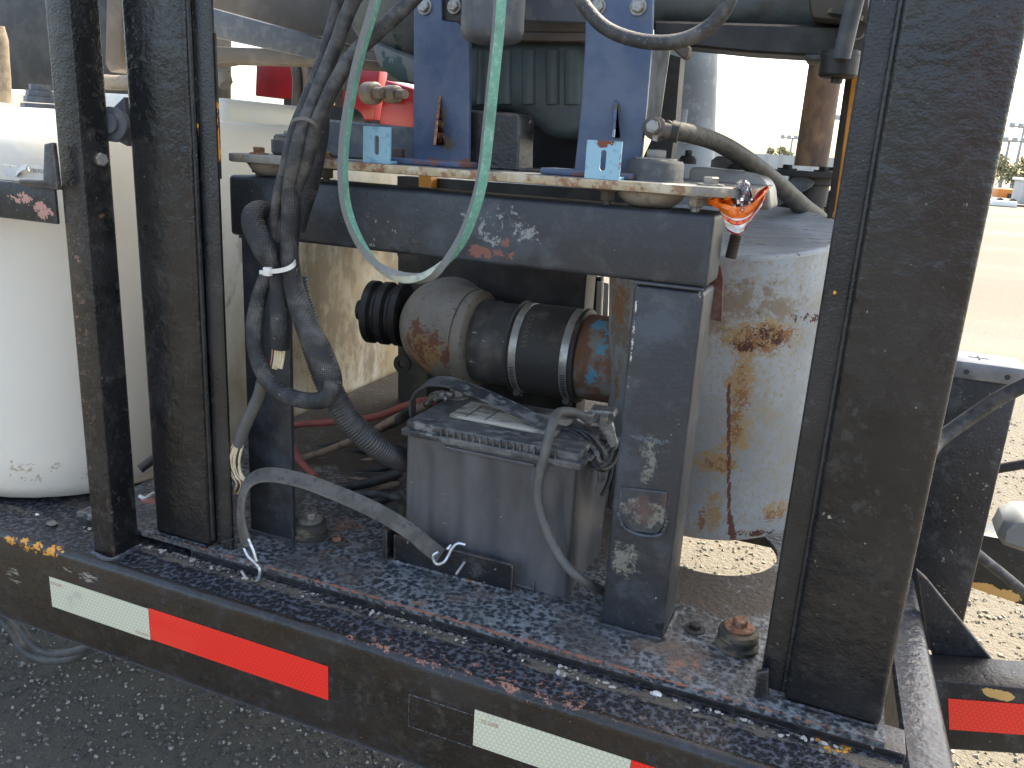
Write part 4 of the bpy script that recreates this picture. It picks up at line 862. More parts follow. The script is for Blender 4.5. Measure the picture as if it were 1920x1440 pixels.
cable('tan_cable', [(800, 758, .33), (770, 772, .34), (740, 785, .36), (690, 812, .40), (620, 842, .42), (560, 862, .42), (545, 880, .42)], [.0075, .0075, .0062, .0062, .0062, .0062, .0062], 'tan_cable', 'dusty tan cable below the red one left of the battery', 'cable')
b = BM(); tube(b, PP((778, 764, .335), (762, 776, .345), (748, 787, .352)), .0088, 14); obj('cable_sleeve', b, 'dark', label='black sleeve around the tan cable left of the battery lid', cat='cable sleeve')
for i, pts in enumerate(([(545, 905, .35), (600, 915, .35), (680, 908, .36), (752, 885, .38)], [(545, 930, .33), (620, 945, .33), (700, 940, .33), (755, 925, .34)], [(545, 880, .4), (620, 890, .42), (700, 882, .45), (755, 868, .48)], [(548, 952, .3), (640, 962, .3), (752, 955, .3)], [(560, 845, .5), (640, 830, .52), (700, 812, .55), (745, 795, .6)])):
    cable('loose_cable', pts, (.0085, .0075, .0055, .009, .004)[i], 'dark_cable', ('thick black cable on the deck behind the rubber strap, middle of the heap', 'black cable curving low behind the rubber strap', 'thin black cable at the top of the heap left of the battery', 'black cable at the bottom of the heap, nearest the mount bolt', 'thinnest black wire at the back of the dark deck')[i], 'cable', group='black cables heaped left of the battery')
for i, pts in enumerate(([(556, 918, .37), (640, 900, .4), (745, 905, .42)], [(600, 958, .31), (680, 925, .36), (750, 905, .4)])):
    cable('loose_cable', pts, .005, 'tan_cable', ('dusty brown cable lying among the black heap', 'dusty brown cable crossing low beside the battery')[i], 'cable')
for i, pts in enumerate(([(548, 870, .45), (600, 850, .5), (660, 846, .52), (750, 838, .5)], [(550, 915, .40), (610, 900, .42), (690, 893, .42), (752, 896, .40)], [(556, 965, .28), (620, 935, .31), (690, 925, .33), (752, 935, .33)])):
    cable('loose_cable', pts, (.006, .0065, .006)[i], ('cable', 'dark_cable', 'cable')[i], ('dusty dark cable at the back of the heap above the brown leads', 'middle dark cable pressed against the thick black one in the heap', 'dusty cable rising from the mount bolt towards the battery')[i], 'cable', group='black cables heaped left of the battery')
for i, pts in enumerate(([(552, 940, .36), (630, 925, .38), (700, 935, .37), (752, 925, .36)], [(600, 900, .46), (650, 872, .48), (710, 858, .5), (750, 850, .52)])):
    cable('copper_lead', pts, (.0045, .0038)[i], ('exhaust', 'tan_cable')[i], ('rust brown lead lying across the black cables beside the battery', 'thin tan lead at the back of the dark deck')[i], 'cable')
for i, pts in enumerate(([(1150, 860, .27), (1142, 900, .26), (1128, 930, .25)], [(1095, 850, .235), (1125, 880, .22), (1148, 870, .25), (1160, 845, .28)], [(1140, 810, .3), (1152, 850, .28), (1150, 905, .27), (1143, 950, .27)])):
    cable('terminal_cable', pts, (.003, .0035, .0045)[i], 'dark_cable', ('short thin black lead at the battery corner', 'black lead curled round the right corner of the battery lid', 'black lead hanging between the battery and the stand leg')[i], 'cable')
# corrugated conduit
def corr(d): return 1+.045*math.copysign(1, math.sin(d*2*math.pi/.0043))*min(1, abs(math.sin(d*2*math.pi/.0043))*2)
b = BM(); pts = PP((556, 520, .135), (563, 560, .137), (577, 610, .14), (596, 670, .145), (622, 735, .15), (655, 788, .16), (700, 832, .18), (745, 858, .22), (790, 866, .28))
sp = spline(pts, 60); tube(b, sp, [.0135+.0035*min(1, i/200) for i in range(len(sp))], 20, smooth=False, rfun=corr); CD = obj('corrugated_conduit', b, 'conduit', label='black corrugated split conduit curving down from the wire bundle to the battery', cat='conduit', sharp=60)
b = BM(); of = [q+V((-.004, -.0145-.002*min(1, i/200), -.005)) for i, q in enumerate(sp)]; tube(b, of[120:-60:6], .0011, 6, smooth=False); obj('slit', b, 'ink', CD)
# wire bundle: strands, sleeves
WB = thing('wiring_harness', P(560, 260, Y=.09), 'bundle of braided black wiring hanging folded in front of the stand beam', 'wiring harness')
def strand(name, pts, r, m_, par=WB, n=16, per=8):
    b = BM(); tube(b, PP(*pts), r, n, per); return obj(name, b, m_, par)
strand('cable', [(640, -20, .12), (625, 40, .12), (606, 100, .115), (588, 150, .11), (566, 205, .10), (549, 250, .09), (536, 305, .085), (527, 355, .085), (524, 410, .09), (524, 460, .095)], .0068, 'cable')
strand('cable', [(672, -20, .10), (650, 30, .10), (630, 85, .10), (608, 140, .095), (586, 195, .088), (566, 245, .08), (552, 300, .075), (543, 350, .08), (540, 400, .085)], .0085, 'cable')
strand('cable', [(800, -30, .12), (760, 12, .11), (710, 58, .10), (665, 100, .09), (632, 150, .085), (608, 200, .085), (590, 245, .085), (575, 300, .085), (560, 350, .088), (552, 400, .094), (548, 450, .1)], .0088, 'cable')
strand('braided_sleeve', [(612, 205, .10), (603, 240, .10), (590, 280, .10), (580, 315, .10), (572, 350, .10), (562, 390, .10), (555, 430, .10)], [.004, .010, .0145, .0165, .0165, .0145, .012], 'sleeve')
strand('braided_sleeve', [(545, 345, .082), (547, 390, .085), (543, 446, .088), (544, 493, .088), (554, 551, .09), (572, 604, .09), (597, 657, .09), (616, 705, .092), (622, 735, .097)], [.0105, .012, .0118, .0115, .0128, .0145, .0175, .0170, .014], 'sleeve', n=20)
strand('sleeve_loop', [(625, 715, .075), (618, 742, .072), (590, 752, .074), (545, 744, .075), (508, 720, .076), (484, 672, .078), (477, 617, .08), (484, 565, .082), (496, 525, .085), (505, 500, .088)], [.011, .0115, .0112, .0108, .0108, .0112, .011, .0102, .009, .007], 'sleeve', n=20)
strand('sleeve_fold', [(509, 505, .078), (498, 470, .074), (478, 430, .072), (474, 405, .074), (486, 394, .085), (502, 400, .098), (513, 425, .10), (520, 465, .095), (521, 510, .09), (525, 565, .09), (527, 615, .09), (523, 652, .09)], [.0085, .0155, .015, .0135, .012, .012, .012, .0115, .0105, .0135, .0145, .0128], 'sleeve', n=22)
for i, (dx, m_) in enumerate(((-10, 'wire_pink'), (-5, 'wire_cream'), (0, 'wire_cream'), (5, 'wire_cream'), (10, 'wire_cream'), (-8, 'dark_cable'))):
    b = BM(); tube(b, PP((523+dx, 645, .088), (521+dx, 670, .087), (517+dx*1.0, 690+(i % 3), .086)), .0021, 8); obj('cut_wire', b, m_, WB)
strand('grey_jacket', [(492, 715, .095), (485, 742, .1), (470, 776, .1), (456, 808, .1), (447, 835, .1)], [.0082, .0082, .0082, .0085, .0078], 'cable_grey')
rnd = random.Random(3)
for i in range(11):
    o = (i-5)*1.7; m_ = ('wire_cream', 'wire_brown', 'wire_cream', 'dark_cable', 'wire_cream')[i % 5]
    b = BM(); tube(b, PP((447+o, 832, .1), (437+o*1.3+rnd.uniform(-2, 2), 862, .1-.001*(i % 3)), (441+o*1.2, 885, .1), (452+o*.9, 905+rnd.uniform(-3, 3), .1), (446+o, 925, .11)), .0018, 7); obj('frayed_wire', b, m_, WB)
strand('cable', [(655, -20, .13), (640, 40, .128), (618, 100, .124), (598, 160, .118), (580, 215, .112), (566, 260, .108), (556, 310, .104), (548, 360, .1)], .0075, 'cable')
strand('cable', [(530, 330, .083), (520, 380, .083), (514, 430, .088), (512, 480, .092), (516, 540, .096)], .0072, 'cable')
# white zip tie
b = BM(); sweep(b, PP((500, 509, .068), (520, 508, .066), (538, 504, .066), (550, 497, .073), (554, 489, .088), (550, 484, .1)), [(-.0006, -.0028), (-.0006, .0028), (.0006, .0028), (.0006, -.0028)], [V((0, -1, 0)), V((0, -1, 0)), V((.2, -1, 0)), V((.8, -.6, 0)), V((1, 0, 0)), V((1, .3, 0))], per=6)
c = P(502, 509, Y=.067); box(b, c.x-.0045, c.x+.0045, c.y-.004, c.y+.004, c.z-.0055, c.z+.0055, bev=.001)
c = P(493, 511, Y=.067); box(b, c.x-.005, c.x+.004, c.y-.001, c.y+.001, c.z-.0026, c.z+.0026, bev=.0004)
obj('zip_tie', b, 'ziptie', label='white plastic zip tie around the folded braided wiring', cat='zip tie')
b = BM(); sweep(b, PP((546, 236, .08), (550, 226, .068), (570, 222, .066), (590, 232, .072), (597, 248, .085), (597, 262, .095), (600, 275, .1)), [(-.0006, -.002), (-.0006, .002), (.0006, .002), (.0006, -.002)], [V((-1, -.3, 0)), V((-.6, -1, .2)), V((0, -1, .3)), V((.5, -1, .2)), V((1, -.2, 0)), V((1, 0, 0)), V((1, 0, 0))], per=6)
obj('cable_tie', b, 'tie_grey', label='grey cable tie holding the upper three wiring strands together', cat='cable tie')
# green V-belt hanging loop
bp = PP((712, -30, .08), (695, 30, .08), (672, 110, .08), (655, 190, .08), (645, 260, .08), (642, 330, .08), (650, 395, .08), (674, 455, .08), (710, 500, .08), (752, 521, .08), (795, 519, .08), (832, 495, .08), (865, 448, .08), (890, 385, .08), (905, 320, .08), (914, 240, .08), (923, 150, .08), (932, 60, .08), (938, -30, .08))
bnm = [V((1, .12, .1))]*3+[V((1, .06, 0))]*3+[V((.9, -.0, .4)), V((.6, .1, .8)), V((.1, .5, .9)), V((-.3, 1.4, .5)), V((-.1, 1.3, -.5)), V((.5, .3, -.8)), V((.8, -.3, -.5)), V((.8, -.45, -.2))]+[V((.8, -.5, 0))]*5
b = BM(); sweep(b, bp, [(.0042, -.0063), (.0042, .0063), (-.0042, .0042), (-.0042, -.0042)], bnm, per=8, mats=[0, 1, 2, 1])
obj('drive_belt', b, ['belt_green', 'belt_grey', 'belt_cream'], label='frayed green and grey drive belt hanging in a long loop before the beam', cat='belt')
# top hose and lower hose
cable('air_hose', [(1075, -30, .08), (1098, 14, .08), (1135, 52, .08), (1185, 73, .08), (1240, 80, .08), (1290, 72, .08), (1335, 46, .08), (1362, 12, .08), (1375, -30, .08)], .0072, 'cable', 'dark rubber hose sagging across the top in front of the right blue bracket', 'hose')
HO = thing('coolant_hose', P(1250, 245, Y=.22), 'ribbed dark hose curving down from the fitting beside the right blue bracket', 'hose')
b = BM(); tube(b, PP((1248, 243, .2), (1290, 250, .24), (1345, 267, .32), (1400, 300, .42), (1455, 343, .54), (1505, 388, .68), (1542, 420, .78), (1570, 470, .86)), [.0105, .0107, .0113, .0123, .0135, .015, .016, .0165], 18, 16); obj('hose_tube', b, 'hose', HO)
b = BM(); a0 = P(1228, 240, Y=.2); lathe(b, a0, (0, -1, .1), ((-.02, .013), (.006, .013), (.008, .009), (.012, .009)), 20); lathe(b, P(1240, 243, Y=.2), (1, .1, -.05), ((-.006, .008), (.012, .0085)), 16); obj('fitting', b, 'brown', HO)
b = BM(); hexbolt(b, a0+V((0, -.012, .001)), (0, -1, .1), .0075, .003); obj('plug', b, 'zinc', HO)
b = BM(); prism(b, PP((1222, 252, .19), (1234, 253, .19), (1231, 266, .19), (1223, 264, .19)), (0, .003, 0), .0006); obj('valve_lever', b, 'zinc', HO)
b = BM(); lathe(b, P(1258, 246, Y=.205), (1, .15, -.12), ((0, .0118), (.009, .0118)), 20); hexbolt(b, P(1262, 233, Y=.205), (0, 0, 1), .004, .004); obj('clip', b, 'dark', HO)
# loop of cable below the rail
cable('hanging_cable', [(-30, 1130, .35), (20, 1180, .35), (45, 1220, .35), (90, 1238, .35), (140, 1232, .35), (200, 1195, .35)], .0095, 'cable_grey', 'outer grey cable looping below the rail at lower left', 'cable')
cable('hanging_cable', [(0, 1130, .3), (40, 1180, .3), (62, 1208, .3), (95, 1225, .3), (150, 1218, .3), (210, 1185, .3)], .0085, 'cable_grey', 'inner grey cable looping below the rail at lower left', 'cable')
# cables at tongue
cable('tongue_cable', [(1740, 850, .45), (1765, 822, .5), (1830, 775, .52), (1885, 740, .52), (1990, 690, .52)], .0105, 'cable', 'thick black cable passing behind the wide post past the capped tongue post', 'cable')
cable('tongue_cable', [(1800, 1010, .7), (1840, 1045, .72), (1890, 1085, .74), (1990, 1170, .76)], .009, 'cable', 'black cable running down right across the tongue below the grey cover', 'cable')
JK = thing('plastic_cover', P(1900, 1020, Y=.9), 'faceted grey plastic cover on the tongue beam at the right edge', 'cover')
b = BM(); prism(b, [P(x, y, Y=.86) for x, y in ((1870, 1022), (1874, 990), (1895, 970), (1940, 968), (1960, 990), (1960, 1045), (1930, 1042))], (0, .09, 0), .012, 1); obj('shell', b, 'jack', JK)

# ================================================================ RUBBER STRAP WITH HOOKS
TS = thing('tie_down_strap', P(620, 920, Y=.12), 'worn grey rubber tie-down strap arching from the rail hook to the battery stop', 'strap')
sp_ = PP((826, 1042, .160), (800, 1022, .155), (765, 993, .15), (700, 955, .14), (620, 920, .13), (560, 899, .115), (505, 890, .095), (472, 899, .082), (456, 925, .074), (452, 965, .070), (457, 1000, .069), (464, 1024, .069))
nn_ = [V((.25, -.6, .8)), V((.3, -.6, .8)), V((.3, -.6, .8)), V((.3, -.6, .8)), V((.2, -.6, .9)), V((.1, -.6, .9)), V((-.1, -.7, .8)), V((-.45, -.8, .5)), V((-.6, -.85, .15)), V((-.5, -.9, 0)), V((-.3, -1, -.1)), V((-.2, -1, -.1))]
b = BM(); sweep(b, sp_, [(-.0022, -.0105), (-.0022, .0105), (-.0005, .0122), (.0005, .0122), (.0022, .0105), (.0022, -.0105), (.0005, -.0122), (-.0005, -.0122)], nn_, per=8); obj('rubber_band', b, 'strap', TS)
b = BM(); tube(b, PP((466, 1010, .066), (474, 1030, .062), (481, 1052, .062)), .0021, 8); tube(b, PP((458, 1028, .070), (466, 1044, .066), (480, 1057, .064), (487, 1070, .063), (484, 1086, .063), (472, 1094, .063), (462, 1085, .062), (452, 1070, .06)), .0021, 8); obj('hook', b, 'hook', TS)
b = BM(); tube(b, PP((872, 1021, .168), (858, 1019, .162), (848, 1028, .158), (840, 1043, .154), (832, 1054, .150), (820, 1058, .148), (813, 1050, .147), (813, 1041, .147), (822, 1035, .149)), .0021, 8)
tube(b, PP((838, 1030, .156), (846, 1022, .162)), .0021, 8, smooth=False); tube(b, PP((855, 1077, .150), (871, 1054, .171)), .0019, 8, smooth=False); obj('hook', b, 'hook', TS)

# ================================================================ ENGINE
EN = thing('diesel_engine', (-.15, .3, .575), 'blue and teal engine bolted to a rusty-edged mounting plate above the stand beam', 'engine')
b = BM(); zt_, th = .577, .011
out = [(-.505, .150), (-.512, .165), (-.512, .60), (.17, .60), (.185, .52), (.185, .20), (.160, .140), (.13, .132), (-.49, .135)]
out = [(-.508, .145), (-.514, .16), (-.514, .36), (-.40, .44), (.17, .44), (.175, .2), (.160, .150), (.135, .136), (-.49, .136)]
prism(b, [(x, y, zt_) for x, y in out], (0, 0, -th), .0022, 2)
for f in b.faces: f.material_index = 0 if abs(f.normal.z) > .7 else 1
obj('mounting_plate', b, ['plate', 'plate_edge'], EN)
# blue support brackets
def down(pts, Y, lim):
    out = []
    for x, y in pts:
        p = P(x, y, Y=Y)
        if y >= lim: p.z = .5774
        out.append(p)
    return out
def bracket(pts, Y, bolts, rib):
    b = BM(); prism(b, down(pts, Y, 284), (0, .008, 0), .001); o = obj('support_bracket', b, 'eng_blue', EN)
    for px, py in bolts:
        b = BM(); hexbolt(b, P(px, py, Y=Y-.0005), (0, -1, .1), .0072, .005, rw=.0095, tw=.0016); obj('bolt', b, 'zinc', o)
    b = BM(); prism(b, [P(x, y, Y=Y-.001) for x, y in rib], (.003, 0, 0)); prism(b, [P(rib[0][0], rib[0][1], Y=Y-.0005), P(rib[1][0], rib[1][1], Y=Y-.0005), P(rib[1][0], rib[1][1], Y=Y-.05)], (.004, 0, 0), .0008); obj('rib', b, 'rustbolt' if rib[0][0] < 900 else 'eng_blue', o)
    return o
KB = bracket([(776, -60), (826, -60), (828, 38), (858, 42), (880, 78), (879, 284), (876, 290), (775, 288)], .2, [(797, 13)], [(822, 178), (812, 272), (830, 272)])
KB2 = bracket([(1100, -60), (1226, -60), (1222, 80), (1212, 200), (1202, 292), (1078, 294), (1090, 200), (1096, 90)], .2, [(1197, 13)], [(1152, 188), (1146, 258), (1158, 258)])
for px0, px1 in ((738, 878), (1028, 1200)):
    b = BM(); a, c = P(px0, 290, Y=.185), P(px1, 290, Y=.185); box(b, a.x, c.x, .16, .215, .5775, .5845, bev=.0015); obj('foot_plate', b, 'eng_blue', EN)
# dark window plate between bracket and filter + bolt
b = BM(); prism(b, [P(x, y, Y=.207) for x, y in ((820, -60), (880, -60), (880, 60), (870, 40), (832, 38), (822, 25))], (0, .006, 0)); o = obj('cover_plate', b, 'dark', EN)
b = BM(); hexbolt(b, P(852, 12, Y=.206), (0, -1, .1), .0068, .005, rw=.009); obj('bolt', b, 'zinc', EN)
b = BM(); hexbolt(b, P(1122, 13, Y=.2), (0, -1, .1), .0072, .005, rw=.009); obj('bolt', b, 'zinc', EN)
# oil pan
b = BM(); q = [P(x, y, Y=.29) for x, y in ((862, 78), (1092, 72), (1094, 250), (1060, 262), (1020, 256), (1000, 236), (975, 214), (940, 204), (862, 204))]; prism(b, q, (0, .16, 0), .012, 3); obj('oil_pan', b, 'eng_teal', EN)
b = BM()
for x in (905, 945, 990, 1035, 1070): 
    a, c = P(x, 95, Y=.288), P(x, 195, Y=.288); tube(b, [a+V((0, .008, 0)), c+V((0, .008, 0))], .0115, 16, smooth=False)
obj('pan_rib', b, 'eng_teal', EN)
b = BM(); a, c = P(870, 75, Y=.275), P(1096, 42, Y=.275); box(b, a.x-.02, c.x+.02, .275, .5, a.z, a.z+.010, bev=.001); box(b, a.x-.02, c.x+.02, .278, .5, a.z+.0105, a.z+.024, bev=.001); obj('pan_flange', b, 'brown', EN)
b = BM(); box(b, a.x-.12, c.x+.02, .27, .55, a.z+.0245, a.z+.35, bev=.01); obj('engine_block', b, 'dark', EN)
b = BM(); prism(b, [P(x, y, Y=.235) for x, y in ((960, -80), (1106, -80), (1104, 44), (984, 40))], (0, .01, 0), .002); obj('side_cover', b, 'greycap', EN)
b = BM(); box(b, -1.15, .40, .50, 1.95, .98, 1.10, bev=.02); obj('sun_shade_slab', b, 'brown', EN)  # unseen slab added above the view to block the sun
# oil filter
b = BM(); c = P(922, 78, Y=.165); lathe(b, c, (0, 0, 1), ((-.003, .02), (0, .030), (.004, .0345), (.012, .0365), (.16, .0365)), 32); obj('oil_filter', b, 'greycap', EN)
# bell housing on the left
b = BM(); c = P(712, 40, Y=.3); cc = P(745, -20, Y=.34); lathe(b, cc+V((.0, 0, .0)), (-1, .1, 0), ((-.09, .075), (-.05, .105), (0, .10), (.03, .085), (.05, .06)), 32); obj('bell_housing', b, 'eng_grey', EN)
b = BM(); prism(b, [P(x, y, Y=.26) for x, y in ((688, 70), (780, 110), (780, 160), (742, 152), (705, 125))], (0, .08, 0), .01, 2); obj('housing_foot', b, 'eng_grey', EN)
# black channel under the pan
b = BM(); prism(b, down(((872, 205), (968, 212), (974, 222), (974, 296), (872, 296)), .22, 290), (0, .05, 0), .002); a = P(974, 290, Y=.22); box(b, a.x+.0003, a.x+.03, .22, .27, .5774, .5814, bev=.001); obj('channel_bracket', b, 'angle', EN)
b = BM(); prism(b, down(((978, 218), (998, 244), (998, 284), (976, 284)), .275, 282), (0, .004, 0)); obj('backing_plate', b, 'sheet', EN)
b = BM(); prism(b, down(((860, 190), (1110, 200), (1110, 298), (860, 296)), .42, 290), (0, .015, 0)); obj('inner_bracket', b, 'dark', EN)
# plate at left rear: black box and gasket shapes
b = BM(); prism(b, down(((597, 222), (790, 240), (790, 280), (592, 278)), .24, 270), (0, .06, 0), .003); obj('motor_foot', b, 'greycap', EN)
b = BM(); lathe(b, P(622, 232, Y=.3), (0, 1, 0), ((0, .026), (.05, .026)), 28); obj('motor_end', b, 'dark', EN)
b = BM(); prism(b, [P(x, y, Y=.19) for x, y in ((510, 252), (540, 250), (548, 275), (512, 274))], (0, .04, 0), .003); obj('mount_block', b, 'mount_rubber', EN)
# left mount below and above
def dish(px, py, Y, r, name='mount_dish'):
    c = P(px, py, Y=Y); c.z = zt_-th; b = BM(); lathe(b, c, (0, 0, -1), ((0, r*1.02), (.003, r*1.02), (.008, r*.95), (.014, r*.78), (.0175, r*.6), (.0178, .001)), 40, cap=False); obj(name, b, 'dish', EN)
dish(1221, 360, .19, .038); dish(520, 305, .19, .038)
for px, r in ((1221, .033), ):
    c = P(px, 330, Y=.185); b = BM(); lathe(b, (c.x, c.y+.015, zt_), (0, 0, 1), ((0, r*1.05), (.004, r), (.020, r), (.0235, r*.93), (.0235, .001)), 40, cap=False); o = obj('rubber_mount', b, 'mount_rubber', EN)
    b = BM(); lathe(b, (c.x, c.y+.015, zt_+.024), (0, 0, 1), ((0, .024), (.002, .024)), 28); obj('washer', b, 'sheet', o)
    b = BM(); hexbolt(b, (c.x, c.y+.015, zt_+.0262), (0, 0, 1), .0125, .009); obj('bolt_head', b, 'zinc', o)
c = P(545, 265, Y=.2); b = BM(); lathe(b, (c.x, c.y, zt_+.0), (0, 0, 1), ((0, .022), (.004, .026), (.02, .026), (.022, .02)), 32); o = obj('rubber_mount', b, 'mount_rubber', EN)
b = BM(); lathe(b, (c.x, c.y, zt_+.0222), (0, 0, 1), ((0, .020), (.0016, .020)), 24); hexbolt(b, (c.x, c.y, zt_+.0242), (0, 0, 1), .009, .009); obj('washer', b, 'sheet', o)
for px, Y, m_, r in ((486, .165, 'rustbolt', .0075), (612, .165, 'rustbolt', .0075), (636, .26, 'rustbolt', .0075), (1338, .175, 'zinc', .009), (1312, .40, 'orange', .0075)):
    c = P(px, 300, Y=Y); b = BM(); hexbolt(b, (c.x, c.y, zt_+.0003), (0, 0, 1), r, .0075, rw=r*1.65, tw=.0018); obj('plate_bolt', b, m_, EN)
for px in (486, 612, 1140, 1307): 
    c = P(px, 360, Y=.17); b = BM(); hexbolt(b, (c.x, c.y, zt_-th-.0005), (0, 0, -1), .009, .011, rw=.015, tw=.002, stub=.005); obj('plate_nut', b, 'brown' if px < 1300 else 'zinc', EN)
# light blue slotted lugs
def lug(x0, x1, yt, yb, Y, flap=None):
    o = BM(); a, c = P(x0, yt, Y=Y), P(x1, yb, Y=Y); w_, h_ = c.x-a.x, a.z-zt_; n = 10
    cx, z0, z1 = (a.x+c.x)/2, zt_+h_*.30, zt_+h_*.68; r = .0035
    inner = [(cx+r*math.cos(t), z1+r*math.sin(t)) for t in [math.pi*i/n for i in range(n+1)]]+[(cx+r*math.cos(t), z0+r*math.sin(t)) for t in [math.pi+math.pi*i/n for i in range(n+1)]]
    N_ = len(inner); outer = []
    for x, z in inner:
        d = V((x-cx, z-(zt_+h_*.5))); sx = (w_/2)/abs(d.x) if abs(d.x) > 1e-9 else 1e9; sz = (h_/2)/abs(d.y) if abs(d.y) > 1e-9 else 1e9; s_ = min(sx, sz); outer.append((cx+d.x*s_, zt_+h_*.5+d.y*s_))
    for cc in ((a.x, a.z), (c.x, a.z), (c.x, zt_), (a.x, zt_)):
        j = min(range(N_), key=lambda q: (outer[q][0]-cc[0])**2+(outer[q][1]-cc[1])**2); outer[j] = cc
    for Yv, fl in ((Y, 0), (Y+.003, 1)):
        I = [o.verts.new((x, Yv, z)) for x, z in inner]; O = [o.verts.new((x, Yv, z)) for x, z in outer]
        for i in range(N_): o.faces.new((I[i], I[(i+1) % N_], O[(i+1) % N_], O[i]))
        if fl:
            for i in range(N_):
                j = (i+1) % N_; o.faces.new((I[i], I[j], I0[j], I0[i])); o.faces.new((O[i], O[j], O0[j], O0[i]))
        I0, O0 = I, O
    box(o, a.x, c.x, Y+.0032, Y+.03, zt_+.0003, zt_+.0033, bev=.0005)
    return obj('slotted_lug', o, 'sky_blue', EN)
lug(681, 731, 236, 292, .142).__setitem__('label', 'light blue slotted lug')
lug(1101, 1162, 262, 318, .138).__setitem__('label', 'light blue slotted lug with rust band')
b = BM(); a = P(735, 262, Y=.19); box(b, a.x, a.x+.014, .19, .2, zt_+.004, zt_+.018, bev=.001); box(b, a.x-.0, a.x+.024, .188, .21, zt_+.0002, zt_+.0035); obj('clip', b, 'brown', EN)
b = BM(); hexbolt(b, P(1141, 316, Y=.13)*1, (0, 0, 1), .006, .006, rw=.01) if False else b.free()
# strip of worn sheet and dark channel right of the bracket
b = BM(); prism(b, [P(x, y, Y=.3) for x, y in ((1215, 90), (1256, 92), (1236, 232), (1212, 236))], (0, .004, 0)); obj('worn_sheet', b, 'sheet', EN)
b = BM(); prism(b, [P(x, y, Y=.33) for x, y in ((1252, 100), (1276, 108), (1266, 235), (1258, 300), (1204, 300), (1236, 230))], (0, .03, 0)); obj('dark_channel', b, 'dark', EN)
b = BM(); prism(b, [P(x, y, Y=.25) for x, y in ((1256, 88), (1292, 84), (1290, 104), (1282, 112))], (0, .02, 0), .002); obj('corner_tab', b, 'brown', EN)
b = BM(); tube(b, [P(1215, -5, Y=.42), P(1640, 6, Y=.42)], .040, 32, smooth=False); obj('cross_pipe', b, 'eng_teal2', EN)
b = BM(); prism(b, [P(x, y, Y=.36) for x, y in ((1225, 38), (1640, 50), (1640, 112), (1400, 98), (1225, 80))], (0, .06, 0), .003); obj('cross_beam', b, 'dark', EN)
b = BM(); prism(b, [P(x, y, Y=.33) for x, y in ((1510, -60), (1632, -60), (1630, 45), (1520, 34))], (0, .05, 0), .006, 2); obj('bracket_block', b, 'brown', EN)
b = BM(); prism(b, [P(x, y, Y=.34) for x, y in ((1590, 40), (1628, 40), (1616, 102), (1582, 98))], (0, .03, 0), .001); obj('side_tab', b, 'brown', EN)
b = BM(); tube(b, PP((1590, 66, .335), (1600, 74, .335), (1615, 70, .335), (1628, 52, .335)), .001, 6); obj('thin_wire', b, 'sheet', EN)
b = BM(); box(b, P(1508, 107, Y=.36).x, P(1622, 107, Y=.36).x, .36, .42, P(1560, 113, Y=.36).z, P(1560, 101, Y=.36).z, bev=.003); obj('beam_foot', b, 'mount_rubber', EN)
# beige housing right rear of plate, flange plate
b = BM(); y0_ = .3
a = P(1270, 305, Y=.42); c = P(1446, 320, Y=.42)
prism(b, [P(x, y, Y=.38) for x, y in ((1290, 318), (1300, 312), (1400, 322), (1430, 334), (1442, 352), (1446, 395), (1290, 385))], (0, .10, 0), .006, 3); obj('rear_housing', b, 'beige', EN)
# items seen on the rear edge of the plate
for px, py, Y, r, h, m_ in ((1290, 294, .5, .013, .010, 'dark'), (1372, 296, .56, .030, .018, 'brown'), (1380, 310, .5, .013, .008, 'dark')):
    c = P(px, py, Y=Y); b = BM(); lathe(b, c-V((0, 0, h)), (0, 0, 1), ((0, r), (h*.7, r), (h, r*.8)), 28); hexbolt(b, c, (0, 0, 1), r*.45, .008, rw=r*.75); obj('rear_mount', b, m_, EN)
# exhaust pipe and its flange plate
EX = thing('exhaust_pipe', P(1530, 315, Y=.85), 'rust brown upright pipe bolted to a black flange plate behind the hose', 'pipe')
b = BM(); a, c = P(1520, 312, Y=.85), P(1551, 108, Y=.85); tube(b, [a, c], .0290, 32, smooth=False); obj('pipe', b, 'exhaust', EX)
b = BM(); zf = P(1500, 318, Y=.8).z; q = [P(1430, 316, Y=.8), P(1577, 328, Y=.8)]; box(b, q[0].x-.05, q[1].x,   .79, .96, zf-.012, zf-.002, bev=.001); obj('flange_plate', b, 'dark', EX)
for px in (1476, 1545, 1560):
    c = P(px, 316, Y=.82 if px < 1560 else .88); b = BM(); hexbolt(b, (c.x, c.y, zf-.0018), (0, 0, 1), .009, .006, rw=.017, tw=.003); obj('flange_bolt', b, 'dark', EX)
b = BM(); lathe(b, (P(1525, 330, Y=.85).x, .85, zf-.012), (0, 0, -1), ((0, .042), (.012, .042), (.014, .03), (.05, .03), (.052, .02), (.1, .02)), 28); obj('lower_fitting', b, 'dark', EX)
b = BM(); prism(b, [P(x, y, Y=.8) for x, y in ((1442, 372), (1500, 318), (1528, 342), (1520, 352), (1448, 392))], (0, .03, 0), .002); obj('diagonal_plate', b, 'greycap', EX)
b = BM(); prism(b, [P(x, y, Y=.86) for x, y in ((1448, 350), (1520, 345), (1560, 360), (1565, 420), (1430, 420))], (0, .05, 0)); obj('shadow_box', b, 'dark', EX)  # dark box standing in for shade and dark fittings below the plate
b = BM(); prism(b, [P(x, y, Y=.84) for x, y in ((1522, 362), (1541, 360), (1546, 402), (1534, 400))], (0, .004, 0)); obj('tan_flap', b, 'card', EX)
b = BM(); tube(b, PP((1612, -30, .28), (1598, 20, .29), (1578, 108, .3)), .0098, 16); o = obj('hydraulic_rod', b, 'greycap', label='dark grey rod slanting down at the top beside the wide right post', cat='rod')
